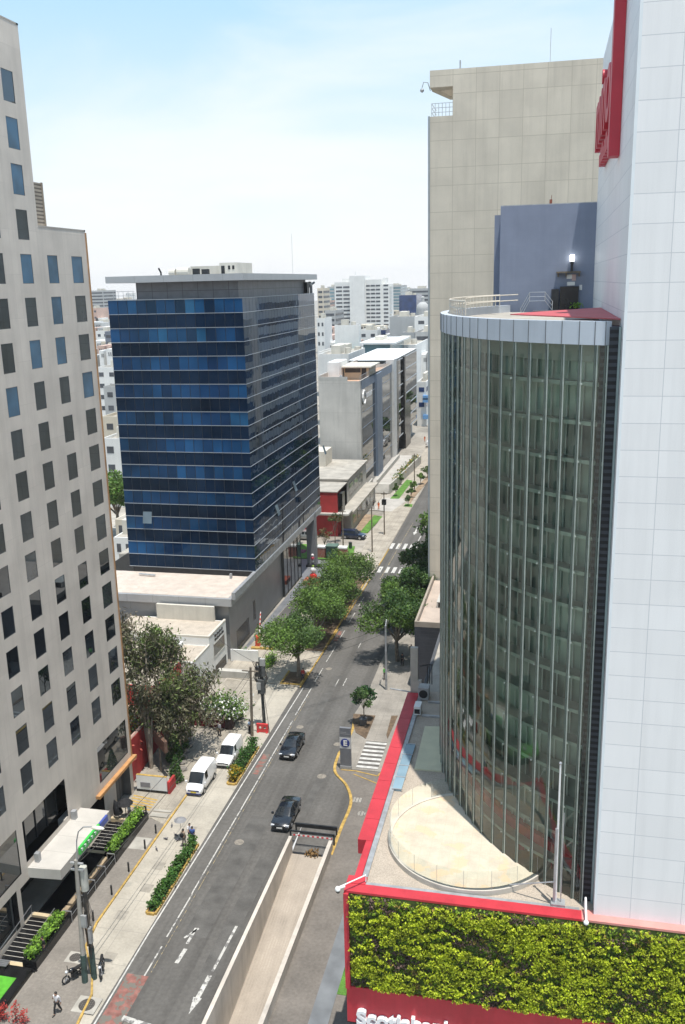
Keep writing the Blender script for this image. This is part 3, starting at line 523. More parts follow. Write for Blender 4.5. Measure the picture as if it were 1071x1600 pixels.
for nm,mt,fn in (('machine_room',offw,lambda b:b.box(-49,-44.4,124,131,48.5,49.75)),('machine_room',offw,lambda b:b.box(-44.35,-41.9,123,130,48.5,50.1)),('machine_door',darkm,lambda b:b.box(-44.1,-43.6,122.95,123,48.5,49.7)),('machine_window',darkm,lambda b:b.box(-43.1,-42.8,122.95,123,49.2,49.7)),('machine_window',darkm,lambda b:b.box(-42.5,-42.2,122.95,123,49.2,49.7)),('tank',offw,lambda b:b.tube([(-50.3,122.5,49.0),(-48.6,122.5,49.0)],.6,14)),('tank',offw,lambda b:b.tube([(-51.5,122.5,48.95),(-50.6,122.5,48.95)],.5,14)),('air_unit',darkm,lambda b:b.box(-47.9,-47.0,121.9,122.4,48.5,49.4)),('air_unit',darkm,lambda b:b.box(-46.6,-45.6,121.9,122.4,48.5,49.3)),('chimney',darkm,lambda b:b.tube([(-52.6,122,48.5),(-52.6,122,49.0),(-52.9,122,49.6)],.13,8))): part(nm,mt,bt,fn)
part('roof_rail',steel,bt,lambda b:([b.tube([(-55.6+.7*k,113,45.5),(-55.6+.7*k,113,46.6)],.03,5) for k in range(5)],b.tube([(-55.6,113,46.6),(-52.6,113,46.6)],.03,5),b.tube([(-55.6,113,46.05),(-52.6,113,46.05)],.03,5)))
part('window_crane',[darkm,galv],bt,lambda b:(b.box(-38.5,-38.0,146.2,147.6,45.5,47.3,0),b.ball((-38.2,148.6,46.9),.5,10,1),b.tube([(-38.2,147,46.5),(-37.9,150.5,47.2)],.18,6,0),b.box(-38.3,-37.9,149,149.3,45.5,47,1)))
part('antenna',galv,bt,lambda b:b.tube([(-38.6,140,48.5),(-38.6,140,54.5)],.02,5))
# podium
pz=8.5
podm=M('podium_metal',(.30,.30,.30),.42,.08,.5,metal=.25,spec=.5,grid=[('Y',3.4,103.8,.03),('X',3.4,-38.7,.03),('Z',3.0,1.0,.02)],gcol=(.2,.2,.2))
part('podium_wall',podm,bt,lambda b:(b.box(-62,-38.75,103.9,128,0,pz-1.0,faces='yxX'),))
part('podium_opening',[blackm,podm],bt,lambda b:(b.box(-38.74,-38.735,106.4,111.6,0,2.9,0),b.box(-38.74,-38.735,113.6,114.6,1.6,4.4,0)))
part('podium_fascia',M('fascia_metal',(.45,.455,.46),.45,.05,.5,metal=.4,grid=[('Y',3.6,103.8,.03),('X',3.6,-38,.03)]),bt,lambda b:(b.box(-62,-38.1,103.2,112.3,pz-1.05,pz-.05),))
part('podium_roof',M('podium_gravel',(.60,.52,.45),.95,.10,.9,fine=.25,spots=(1.6,.6,(.50,.41,.34))),bt,lambda b:b.box(-61.5,-38.6,103.6,112.3,pz-.05,pz-.01))
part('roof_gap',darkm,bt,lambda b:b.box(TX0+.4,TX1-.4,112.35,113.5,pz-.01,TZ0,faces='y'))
part('roof_pipe',galv,bt,lambda b:(b.tube([(-54,110.6,8.75),(-51.5,110.3,8.75)],.12,6),b.box(-41,-40.7,111,111.3,8.45,9.2)))
pg=part('podium_glass',MG('podium_mirror',(.02,.028,.032),.015,2.0,.04,.4,.5,.3,spec=.6),bt,lambda b:b.box(-45,-38.4,128,138.0,.1,pz-1.0,faces='XYy'))
part('mullions',darkm,pg,lambda b:[b.box(-38.39,-38.34,128+2.0*k,128.06+2.0*k,.1,pz-1.0) for k in range(6)])
part('column',M('column_grey',(.20,.205,.215),.6,.1,.6),bt,lambda b:b.box(-39.0,-37.5,144.2,145.6,.1,TZ0-.03))
part('column_base',darkm,bt,lambda b:b.box(-39.0,-36.4,143.2,144.2,.1,.45))
struct('porch_floor',M('porch_stone',(.18,.185,.20),.4,.15,.5,grid=[('X',1.5,0,.03),('Y',1.5,0,.03)]),lambda b:b.prism([(-47,138),(-38.2,138),(-38.2,103.9),(-37.9,103.9),(-36.5,136),(-32.6,138),(-32.2,147.5),(-47,147.5)],.1,.12))
struct('porch_lane',M('dark_lane',(.11,.105,.10),.85,.2,.4,fine=.2),lambda b:b.prism([(-37.4,113),(-34.6,113),(-33.2,137),(-36.4,137)],.12,.13))
# garage barrier, kerb, low walls, bush
t=thing('barrier_gate','red and white barrier arm raised at the podium garage','barrier',(-36.6,109.0,0))
part('cabinet',M('barrier_red',(.65,.10,.05),.5,.1,2),t,lambda b:b.box(-36.9,-36.3,108.3,108.9,.1,1.5)); part('arm',M('barrier_arm',(.75,.7,.66),.5,.1,2,grid=[('Z',.5,0,.25)],gcol=(.6,.08,.05)),t,lambda b:b.tube([(-36.5,108.9,1.2),(-36.9,111.2,3.9)],.07,6))
struct('yellow_kerb',yellow,lambda b:(b.box(-37.2,-34.0,107.3,107.8,.1,.3),b.box(-34.4,-34.0,107.8,110,.1,.28)))
t=thing('low_wall','low pale wall between the white house and the podium garage','wall',(-36.3,103,0)); part('panel',white,t,lambda b:b.box(-38.6,-34.9,103.3,103.5,0,1.6)); part('front_step',greyc,t,lambda b:b.box(-38.6,-34.6,98.2,99.0,0,.9))
t=thing('round_bush','clipped bright green bush on the pavement beside the garage','bush',(-33.0,100.5,0))
part('foliage',[hedgeb,hedgeg],t,lambda b:[b.leaf((-33.2+rng.gauss(0,.42),103+rng.gauss(0,1.2),.35+abs(rng.gauss(.35,.35))),.2,rng,rng.choice((0,0,1)),up=.5) for _ in range(900)]); part('core',hedgeg,t,lambda b:b.ball((-33.2,103,.5),.65,12,sq=(.8,2.2,.9)))
t=thing('round_bush','small light green shrub against the podium wall','bush',(-37.6,104.5,0)); part('foliage',hedgeb,t,lambda b:[b.leaf((-37.4+rng.gauss(0,.35),104.6+rng.gauss(0,.4),.3+abs(rng.gauss(.3,.3))),.2,rng,up=.5) for _ in range(350)]); part('core',hedgeg,t,lambda b:b.ball((-37.4,104.6,.4),.4,8))
# totem sculpture
sx,sy=-36.9,136.2
p=G(490,905.5,.8); sx,sy=p.x,p.y
t=thing('sculpture','totem of stacked shiny red, white and green balls on a red plinth','sculpture',(sx,sy,0))
part('plinth',M('plinth_red',(.36,.09,.05),.6,.2,1),t,lambda b:b.box(sx-1.5,sx+1.6,sy-1.2,sy+1.3,.1,.8))
for nm,zc,r,c in (('red_ball',1.35,.62,(.6,.03,.02)),('white_ball',2.45,.45,(.8,.8,.8)),('green_ball',3.1,.22,(.35,.5,.1)),('black_ball',3.5,.22,(.03,.03,.04)),('pale_ball',3.9,.2,(.7,.72,.68)),('dark_red_ball',4.4,.3,(.35,.04,.07)),('top_ball',4.9,.24,(.75,.7,.7))):
    part(nm,M('sculpt_'+nm,c,.12,.05,2,coat=.6),t,lambda b:b.ball((sx,sy,zc),r,16),smooth=True)
part('disc',M('disc_dark',(.03,.012,.012),.4,.1,2),t,lambda b:b.cyl(sx,sy,.8,.86,.85,20))
# kiosk, bin
p=G(520,872); t=thing('kiosk','small dark green street kiosk with striped side panels','kiosk',(p.x,p.y,0))
part('booth',M('kiosk_green',(.06,.13,.10),.6,.15,2),t,lambda b:b.box(p.x-.9,p.x+.9,p.y-.8,p.y+.8,.1,2.3)); part('roof',M('kiosk_roof',(.10,.16,.13),.6,.1,2),t,lambda b:b.box(p.x-1.05,p.x+1.05,p.y-.95,p.y+.95,2.3,2.45))
for s in (-1,1): part('side_panel',[M('kiosk_brick',(.33,.13,.10),.8,.2,4),white],t,lambda b:(b.box(p.x+s*1.9-.75,p.x+s*1.9+.75,p.y-.5,p.y+.5,.1,1.9,0),b.box(p.x+s*1.9-.8,p.x+s*1.9+.8,p.y-.55,p.y+.55,1.9,2.2,1)))
p=G(548,858); t=thing('litter_bin','small dark green litter bin right of the kiosk','bin',(p.x,p.y,0)); part('bin',M('bin_green',(.03,.07,.04),.6,.2,3),t,lambda b:b.cyl(p.x,p.y,.3,1.2,.32,12)); part('lid',darkm,t,lambda b:b.ball((p.x,p.y,1.22),.34,12,sq=(1,1,.4))); part('stem',darkm,t,lambda b:b.cyl(p.x,p.y,.1,.3,.08,8))
# ------------------------------------------------------------------ houses behind the eucalyptus
t=thing('white_house','low white house with a lettered front and a barred window next to the podium','house',(-43,100,0))
HXF=-38.9
part('wall',white,t,lambda b:(b.box(-52,HXF,92.0,97.0,0,4.6,faces='yxXZ'),b.box(-50,HXF+.0,97.0,103.0,0,5.6)))
part('roof',roofb,t,lambda b:(b.box(-51.8,HXF-.25,97.3,102.8,5.6,5.62),b.box(-51.8,HXF-.2,92.2,96.9,4.6,4.63)))
part('parapet',offw,t,lambda b:(b.box(HXF-.25,HXF+.03,97,103,5.6,5.85),b.box(-50,HXF-.25,97,97.2,5.6,5.85),b.box(HXF-.2,HXF+.02,92,97,4.6,4.8),b.box(-48,-40.2,102.4,102.8,5.62,7.6)))
w=part('window',M('iron_frame',(.55,.54,.5),.7,.1,2),t,lambda b:(b.box(HXF+.0,HXF+.06,98.2,102.2,2.5,2.6),b.box(HXF,HXF+.06,98.2,102.2,4.2,4.3),b.box(HXF,HXF+.06,98.2,98.3,2.5,4.3),b.box(HXF,HXF+.06,102.1,102.2,2.5,4.3),[b.box(HXF+.03,HXF+.05,98.3+.35*k,98.34+.35*k,2.6,4.2) for k in range(1,11)]))
part('pane',MG('house_glass',(.06,.06,.05),.1,1.5),w,lambda b:b.poly([(HXF+.015,98.2,2.5),(HXF+.015,102.2,2.5),(HXF+.015,102.2,4.3),(HXF+.015,98.2,4.3)]))
part('door',blackm,t,lambda b:b.box(HXF,HXF+.03,98.6,102.4,0,1.3))
def text(body,name,mat,parent,loc,rot,size,ext=.02,bold=0.0,align='LEFT'):
    cu=bpy.data.curves.new(name,'FONT'); cu.body=body; cu.size=size; cu.extrude=ext; cu.offset=bold; cu.align_x=align; cu.resolution_u=4
    o=bpy.data.objects.new(name,cu); C.objects.link(o); dg=bpy.context.evaluated_depsgraph_get(); dg.update()
    me=bpy.data.meshes.new_from_object(o.evaluated_get(dg)); bpy.data.objects.remove(o); me.materials.clear(); me.materials.append(mat)
    n=bpy.data.objects.new(name,me); C.objects.link(n); off=Vector((0,0,0)); q=parent
    while q is not None: off=off+q.location; q=q.parent
    n.parent=parent; n.location=Vector(loc)-off; n.rotation_euler=rot; return n
part('lettering',darkm,t,lambda b:[b.box(HXF+.0,HXF+.05,98.8+k*.42,98.8+k*.42+.26+.08*(k%3==0),z,z+.32-.1*(k%2)) for z in (4.5,5.02) for k in range(7 if z>5 else 8)])
part('tank',white,t,lambda b:b.box(-43.2,-42.0,95.5,96.3,4.63,5.3))
t=thing('restaurant_building','low red restaurant with terrace roofs hidden behind the eucalyptus tree','building',(-44,84,0))
rw=M('red_plaster',(.42,.035,.035),.8,.15,.8,streak=.15)
part('wall',rw,t,lambda b:(b.box(-58,-40.5,85,91.8,0,4.6),b.box(-58,-41.5,73,85,0,2.2)))
part('roof',roofb,t,lambda b:b.box(-58,-40.7,85.2,91.6,4.6,4.63)); part('terrace',M('terrace_tan',(.40,.31,.22),.9,.2,.7),t,lambda b:b.box(-58,-41.7,73.1,85,2.2,2.24))
part('awning',M('awning_orange',(.65,.12,.04),.8,.15,2),t,lambda b:(b.box(-43.5,-41.8,76.5,77.6,3.2,3.3),b.box(-45,-43,79,82,4.2,4.3)))
part('window',MG('rest_glass',(.03,.03,.03),.1),t,lambda b:[b.box(-40.5,-40.47,85.6+1.6*k,86.8+1.6*k,1,3.4) for k in range(4)])
t=thing('garden_wall','tall red wall with sloping top beside the eucalyptus trunks','wall',(-38.4,78,0))
part('wall',rw,t,lambda b:(b.poly([(-38.3,73.2,0),(-38.9,84.5,0),(-38.9,84.5,3.6),(-38.3,73.2,4.4)]),b.poly([(-38.7,73.2,0),(-38.7,73.2,4.4),(-39.3,84.5,3.6),(-39.3,84.5,0)]),b.poly([(-38.3,73.2,4.4),(-38.9,84.5,3.6),(-39.3,84.5,3.6),(-38.7,73.2,4.4)]),b.poly([(-38.7,73.2,0),(-38.3,73.2,0),(-38.3,73.2,4.4),(-38.7,73.2,4.4)]),b.poly([(-38.9,84.5,0),(-39.3,84.5,0),(-39.3,84.5,3.6),(-38.9,84.5,3.6)])))
part('coping',M('pink_coping',(.50,.33,.28),.8,.15,2),t,lambda b:b.tube([(-38.5,73.2,4.45),(-39.1,84.5,3.65)],.17,6))
t=thing('garden_wall','low dark red wall below the white flowering bush','wall',(-34,85,0)); part('wall',M('dark_red_plaster',(.16,.02,.025),.8,.2,1),t,lambda b:b.box(-37.2,-32.7,85.6,86.1,0,1.5)); part('end_post',M('brown_post',(.05,.03,.03),.8,.2,2),t,lambda b:b.box(-33.0,-32.2,85.3,86.2,0,1.5))
t=thing('sign_wall','low white wall with a small grey plaque beside the garage','wall',(-35.9,72,0))
part('panel',white,t,lambda b:b.box(-37.2,-34.1,72.0,72.25,.3,1.75)); part('base',blackm,t,lambda b:b.box(-37.25,-34.05,71.97,72.28,0,.3)); part('plaque',M('plaque_grey',(.22,.22,.24),.5,.1,3),t,lambda b:b.box(-36.8,-35.8,71.97,72.0,.55,1.05)); part('red_end',rw,t,lambda b:b.box(-34.04,-33.8,72.0,73.4,0,1.3)); part('cap',yellow,t,lambda b:b.box(-37.2,-34.1,72.0,72.25,1.75,1.79))
t=thing('hanging_sign','brown wooden sign board on a post in front of the red wall','sign',(-36.4,74.6,0))
part('board',M('sign_wood',(.15,.085,.06),.8,.2,2),t,lambda b:b.prism([(-37.3,76.6),(-35.2,74.4),(-34.95,74.65),(-37.05,76.85)],2.9,4.1)); part('post',woodm,t,lambda b:b.cyl(-36.3,75.7,0,4.0,.09,8))
# ------------------------------------------------------------------ far side of the side street: red house, grey house, office blocks
t=thing('corner_house','two storey red corner house with a flat concrete slab roof','house',(-44,166,0))
part('wall',M('red_brick',(.45,.04,.04),.8,.12,.6,grid=[('Z',.3,0,.02)],gcol=(.36,.03,.03)),t,lambda b:(b.box(-55,-37.9,163.2,172,0,8.6)))
part('roof',roofg,t,lambda b:(b.box(-55.1,-37.8,163.1,172.1,8.6,8.75)))
part('slab',greyc,t,lambda b:b.box(-41.8,-35.6,162.4,166,4.3,4.65))
part('recess',blackm,t,lambda b:b.box(-37.9,-37.0,163.8,166,4.65,8.3))
t=thing('grey_house','grey two storey house with long window strips behind the red house','house',(-42,180,0))
part('wall',greyc,t,lambda b:(b.box(-54,-38.2,172.1,192,0,9.0),b.box(-37.9,-35.9,166.5,192,0,3.9),b.box(-38.2,-37.9,166.2,192,0,8.6)))
part('roof',roofg,t,lambda b:(b.box(-54.3,-37.6,171.9,192.3,9.0,9.3),b.box(-38.0,-35.3,166,192.3,3.9,4.3)))
part('penthouse',offw,t,lambda b:b.box(-54,-45,184,190,9.3,12.5))
for y in (174,179,184): part('window',MG('grey_glass',(.07,.08,.08),.1),t,lambda b:(b.box(-38.2,-37.85,y,y+4,5.4,7.8)))
for y in (168,172.5,177,181.5,186): part('window',MG('green_glass',(.03,.05,.045),.1),t,lambda b:(b.box(-35.9,-35.86,y,y+3.6,1.2,3.2)))
# ------------------------------------------------------------------ offices along the street, left side
t=thing('office_block','plain grey concrete office block with mirrored street front and a roof terrace','building',(-44,215,0))
part('wall',M('raw_concrete',(.56,.54,.50),.9,.09,.25,streak=.22,bump=.1,grid=[('Z',6.5,6.2,.05)],gcol=(.38,.36,.33)),t,lambda b:(b.box(-48.8,-39.5,195,237,0,26.2,faces='yxYX'),))
part('roof',M('terracotta_roof',(.55,.36,.25),.9,.1,.6),t,lambda b:b.box(-48.8,-39.6,195.2,237,25.2,25.3,faces='Z'))
part('parapet',greyc,t,lambda b:(b.box(-48.8,-42.3,195,195.3,26.2,27.1),b.box(-48.8,-48.5,195.3,237,26.2,27.4),b.box(-39.8,-39.5,196,237,25.2,26.2)))
gm=MG('street_mirror',(.02,.03,.035),.02,1.65,.06,.35,.5,.25,spec=.6)
w=part('curtain_glass',gm,t,lambda b:b.box(-39.48,-39.46,196.5,236.8,1.5,25.2,faces='X'))
blu=M('blue_metal',(.20,.25,.33),.5,.08,.5,metal=.3)
part('blue_pier',blu,t,lambda b:b.box(-39.46,-38.9,212.4,219.5,0,26.0)); part('floor_strip',blu,t,lambda b:[b.box(-39.46,-39.4,196.5,236.8,zz,zz+.08) for zz in (5,8.5,12,15.5,19,22.5)]); part('band',blu,t,lambda b:b.box(-39.46,-39.38,196.3,237,24.2,26.0))
part('lettering',M('sign_white',(.8,.8,.8),.5,.05,2),t,lambda b:(b.tube([(-39.3,198.5+1.6*math.cos(a),22.3+1.5*math.sin(a)) for a in [k*.5236 for k in range(1,12)]],.2,6),None))
for k in range(4): part('letter',M('sign_white',(.8,.8,.8),.5,.05,2),t,lambda b:b.box(-39.4,-39.25,201.5+1.8*k,202.5+1.8*k,21.8,22.8))
ph=part('penthouse',M('penthouse_tan',(.62,.50,.36),.8,.08,.5),t,lambda b:(b.box(-45.6,-37.8-2,207,216,25.3,28.1),))
part('roof',offw,ph,lambda b:b.box(-46,-39,205.6,217,28.1,28.4)); part('window',MG('pent_glass',(.05,.045,.04),.1),ph,lambda b:b.box(-45.4,-41.7,206.95,207,26.9,27.9)); part('door',MG('pent_door',(.03,.03,.03),.1),ph,lambda b:b.box(-41.5,-40.4,206.94,207,25.35,27.9))
part('stair_block',white,t,lambda b:(b.box(-48.6,-45.9,203,212,25.3,29.6),b.box(-48,-47.1,202.96,203,25.3,27.9))); part('terrace_rail',steel,t,lambda b:([b.tube([(-39.7,196+1.6*k,26.2),(-39.7,196+1.6*k,27.2)],.04,5) for k in range(25)],b.tube([(-39.7,196,27.2),(-39.7,235,27.2)],.04,5)))
part('plant_box',galv,t,lambda b:(b.box(-44.6,-43.7,196.5,197.3,25.3,26.7),b.ball((-44.1,196.9,27.0),.35,8)))
# forecourt of the office block : steps, ramp, planters
st=thing('plaza_steps','wide grey plaza steps and ramp beside the grey office block','steps',(-38,205,0))
part('steps',greyc,st,lambda b:[b.box(-39.3,-34.2,200+k*.5,206,.1+k*.16,.1+(k+1)*.16) for k in range(8)]); part('deck',M('plaza_pale',(.42,.40,.37),.9,.1,.5),st,lambda b:(b.box(-39.4,-34.2,206,240,0,1.42),b.box(-36.6,-34.6,207,232,1.42,1.46)))
part('planter_wall',greyc,st,lambda b:(b.prism([(-34.2,200),(-33.9,200),(-31.6,236),(-32.0,236)],0,2.2),b.box(-39.4,-39.0,200,206,0,2.2),b.box(-37.6,-37.35,203,236,1.4,2.5)))
part('plants',[hedgeg,M('flower_yellow',(.45,.30,.06),.8,.4,3)],st,lambda b:[b.leaf((-34.5+rng.gauss(0,.5)+(y-200)*.05,y,1.7+rng.random()*.9),.45,rng,rng.choice((0,0,1))) for y in [rng.uniform(207,236) for _ in range(500)]])
pl=part('path_plaza',M('plaza_pale',(.42,.40,.37),.9,.1,.5),None,lambda b:b.prism([(p.x,p.y) for p in (G(574,797),G(612,800),G(640,780),G(600,778))],.1,.115)); tag(pl,kind='structure')
t=thing('office_block','black glass office block with thin pale floor lines and black piers','building',(-44,262,0))
part('wall',M('black_frame',(.03,.03,.03),.5,.1,1),t,lambda b:b.box(-52,-39.6,242,285,4.5,26.6)); part('roof',white,t,lambda b:b.box(-52,-39.7,242.2,285,26.6,26.8))
part('white_pier',M('white_frame',(.66,.66,.64),.7,.05,1),t,lambda b:b.box(-41,-38.9,237.2,241.8,0,27.3))
part('curtain_glass',MG('black_mirror',(.012,.012,.012),.02,1.5,.08,.3,.5,.3,spec=.6),t,lambda b:b.box(-39.58,-39.5,242.5,284.8,4.8,26.5,faces='X'))
for k in range(7): part('floor_line',lm,t,lambda b:b.box(-39.5,-39.35,242.5,285,4.8+3.55*k,5.0+3.55*k))
part('black_pier',blackm,t,lambda b:(b.box(-39.5,-38.9,256.0,258.6,4.5,26.6),b.box(-39.5,-38.9,242.2,245,4.5,26.6),b.box(-42,-39.0,258,268,0,13)))
part('base',greyc,t,lambda b:b.box(-50,-41,243,285,0,4.5))
def block(lab,x0,x1,yt,Y,D,mat,style=None,wm=None,name='building',cat='building',fl=3.3,group=None,side=True,zb=0,extra=None):
    a=PY(x0,yt,Y); c=PY(x1,yt,Y); X0,X1,Z1=a.x,c.x,(a.z+c.z)/2
    t=thing(name,lab,cat,((X0+X1)/2,Y+D/2,0),group)
    part('wall',mat,t,lambda b:b.box(X0,X1,Y,Y+D,0,Z1)); part('roof',roofg,t,lambda b:(b.box(X0+.3,X1-.3,Y+.3,Y+D-.3,Z1,Z1+.05),))
    if Z1>8: part('parapet',mat,t,lambda b:(b.box(X0,X1,Y,Y+.25,Z1+.002,Z1+.7),b.box(X1-.25,X1,Y+.25,Y+D,Z1+.002,Z1+.7),b.box(X0,X0+.25,Y+.25,Y+D,Z1+.002,Z1+.7)))
    if style:
        wm=wm or dwin; n=int((Z1-2)/fl); n=min(n,26)
        for k in range(n):
            z=Z1-1.0-k*fl-1.6
            if z<zb: break
            if style=='band': part('window_band',wm,t,lambda b:(b.box(X0+.6,X1-.6,Y-.06,Y,z,z+1.5,faces='yzZxX'),b.box(X1,X1+.06,Y+.8,Y+D-.8,z,z+1.5,faces='XyYzZ'),b.box(X0-.06,X0,Y+.8,Y+D-.8,z,z+1.5,faces='xyYzZ')))
            else:
                m=max(2,int((X1-X0)/style)); 
                for j in range(m):
                    if k*m+j>95: break
                    xx=X0+(X1-X0)*(j+.28)/m; part('window',wm,t,lambda b:(b.box(xx,xx+(X1-X0)/m*.45,Y-.05,Y,z,z+1.5,faces='yzZxX')))
    part('roof_box',offw,t,lambda b:(b.box(X0+(X1-X0)*.25,X0+(X1-X0)*.55,Y+D*.3,Y+D*.6,Z1+.05,Z1+2.6),b.cyl(X0+(X1-X0)*.75,Y+D*.4,Z1+.05,Z1+1.8,min(1.2,(X1-X0)*.1),10)))
    if extra: extra(t,X0,X1,Y,Z1)
    return t
dwin=MG('far_window',(.07,.075,.085),.2,1.4)
fw1=M('far_white',(.74,.73,.70),.8,.05,.2,streak=.1); fw2=M('far_cream',(.60,.53,.42),.8,.07,.2,streak=.1); fw3=M('far_grey',(.42,.42,.41),.8,.07,.2,streak=.1); fw4=M('far_brown',(.40,.30,.24),.8,.08,.2); fteal=MG('far_teal',(.10,.19,.22),.1,1.5,0,.3,.4,.05); fblue=MG('far_blue',(.02,.045,.13),.1,1.5); fpink=M('far_pink',(.55,.38,.31),.8,.08,.2)
# white far tower with two window wings and a blank core
Yt=690
t=thing('apartment_tower','large white tower with rows of dark windows either side of a blank core','building',(PY(565,440,Yt).x,Yt,0))
xs=[PY(x,440,Yt).x for x in (522,548,571,596,608)]; zc,zw,zs=PY(560,431,Yt).z,PY(535,441,Yt).z,PY(600,444,Yt).z
part('core',fw1,t,lambda b:b.box(xs[1],xs[2],Yt-4,Yt+20,0,zc)); part('left_wing',fw1,t,lambda b:b.box(xs[0],xs[1],Yt+2,Yt+20,0,zw)); part('right_wing',fw1,t,lambda b:(b.box(xs[2],xs[3],Yt,Yt+20,0,zw+1.4),b.box(xs[3],xs[4],Yt+1,Yt+20,0,zs)))
for k in range(15):
    z=zw-4.3-k*2.88
    for a,c in ((0,.42),(.5,.96)): part('window_band',dwin,t,lambda b:b.box(xs[0]+1+(xs[1]-xs[0]-1.5)*a,xs[0]+1+(xs[1]-xs[0]-1.5)*c,Yt+1.9,Yt+2,z,z+1.25))
    for a,c in ((0,.26),(.31,.62),(.67,.97)): part('window_band',dwin,t,lambda b:b.box(xs[2]+.6+(xs[3]-xs[2]-1.2)*a,xs[2]+.6+(xs[3]-xs[2]-1.2)*c,Yt-.1,Yt,z+.6,z+1.85))
    part('end_window',dwin,t,lambda b:b.box(xs[3]+1.5,xs[4]-.8,Yt+.9,Yt+1,z+.6,z+1.85)); part('balcony',fw1,t,lambda b:b.box(xs[4],xs[4]+1,Yt+2,Yt+12,z+.3,z+.6))
part('roof_plant',fw1,t,lambda b:(b.box(xs[0]+5,xs[1]-2,Yt+6,Yt+14,zw,zw+2.5),b.box(xs[3],xs[4]-3,Yt+6,Yt+14,zs,zs+4.5),b.tube([(xs[1]+4,Yt,zc),(xs[1]+4,Yt,zc+3)],.25,5)))
block('slim yellowish tower at the right edge of the glass tower',496,505,452,620,20,fw2,'band'); block('small brown block between the slim tower and the teal tower',503,515,471,760,30,fpink,'band')
block('pale teal far tower just left of the big white tower',512,523,449,900,30,fw3,'band',fteal); block('grey office with dark window bands left of the white tower foot',508,524,487,560,25,fw3,'band')
block('pale teal glass building right of the white tower',607,627,447,930,40,fw3,'band',fteal,fl=3); block('second teal glass block set back beside the blue cube',625,632,452,960,30,fteal,'band')
block('dark blue glass cube standing among the white blocks',624,651,463,560,25,fblue,None); block('grey far office with window bands below the horizon on the right',640,678,452,760,40,fw3,'band')
block('small white far tower between the teal block and the grey office',631,642,452,1200,40,fw1,'band')
block('windowless grey block behind the rooftops',609,650,497,420,30,fw3,None); block('white block with square windows beside the windowless grey block',648,690,497,410,30,fw1,7,fl=4.5)
block('low pale grey block in front of the windowless one',629,648,522,380,20,fw3,None); block('pale grey block at the edge of the tan tower',649,690,521,365,24,fw3,'band',fl=6)
block('white house row with small windows beside the glass tower edge',495,507,500,380,14,fw1,4,fl=4); block('white roofed block with round vents next to the glass tower',497,545,557,262,25,fw1,None)
t=block('big blank white billboard box on a green roof frame',523,561,511,330,4,fw1,None,name='billboard',cat='billboard',extra=lambda t,X0,X1,Y,Z:part('frame',M('green_frame',(.15,.36,.26),.7,.1,1),t,lambda b:(b.box(X0-1,X1+8,Y-1,Y-.6,Z-8.2,Z-7.6),b.box(X0-1,X1+8,Y-1,Y-.6,Z-10.5,Z-10.0),[b.box(X0+k*2.5,X0+k*2.5+.2,Y-1,Y-.7,Z-10.5,Z-7.6) for k in range(7)])))
block('white building below the billboard',497,568,553,300,25,fw1,6,fl=6); block('white flat roof with teal glazing behind the terrace',568,610,541,300,30,fteal,None,extra=lambda t,X0,X1,Y,Z:part('eave',white,t,lambda b:b.box(X0-1,X1+2,Y-2,Y+30,Z+.72,Z+1.3)))
block('small dark blue box among rooftops under the white tower',588,603,518,450,12,fblue,None); block('white stepped block under the right wing of the white tower',561,590,518,440,20,fw1,8,fl=5)
block('low white warehouse behind the black glass block',601,650,542,330,40,white,None)
block('white block with light blue balcony bands past the black glass block',652,666,600,300,30,fw1,'band',fblue,fl=5,extra=lambda t,X0,X1,Y,Z:[part('balcony',M('sky_blue',(.16,.36,.66),.6,.08,1),t,lambda b:b.box(X0+2,X1+1.2,Y-1,Y,z,z+1.4)) for z in (2.5,9,Z-6)])
block('cream block with blue windows at the far end of the street',664,690,582,420,20,fw2,4,fblue,fl=5)
# church dome
p=PY(661,490,500); t=thing('church','small grey church dome above the white blocks','church',(p.x,500,0))
zz=PY(661,480,500).z
part('drum',fw3,t,lambda b:b.cyl(p.x,500,0,zz-1,3.6,12)); part('dome',fw3,t,lambda b:b.ball((p.x,500,zz-1),3.6,14,sq=(1,1,1.1)),True); part('lantern',fw3,t,lambda b:(b.cyl(p.x,500,zz+2.5,zz+5,.9,8),b.ball((p.x,500,zz+5),1,8)))
# left gap behind the hotel
block('tall pale residential tower seen between hotel and glass tower',141,161,455,900,30,fw3,'band'); block('brown block at the foot of the pale residential tower',138,152,483,700,20,fpink,4,fl=5)
block('white block with small windows behind the hotel corner',150,170,519,500,18,fw1,3.5,fl=4); block('long grey block low on the horizon behind the hotel',140,176,505,640,20,fw3,'band'); block('dark grey block behind the hotel edge',164,186,520,430,20,M('slate',(.16,.18,.22),.8,.1,.3),'band')
block('pink flat roofed house with tank behind the hotel',150,200,545,420,16,fpink,3,fl=4); block('white flat roofed houses left of the glass tower',150,198,577,300,20,fw1,3,fl=4,zb=1); block('grey house with flat roof left of the glass tower',162,200,607,250,16,fw3,3,fl=4,zb=1)
block('cream house with small windows behind the hotel',160,205,655,205,14,fw2,3,fl=4,zb=1); block('low white house with flat roof by the green trees',160,207,690,180,12,fw1,3,fl=4,zb=1)
block('cream house below the green trees beside the podium',180,215,812,146,10,fw2,3,fl=3.4,zb=1); block('pale shed roof between the hotel and the podium',186,216,866,128,9,roofg,None,name='shed',cat='shed'); block('flat roofed white house just behind the hotel',178,206,840,138,6,fw1,2.5,fl=3.2,zb=1)
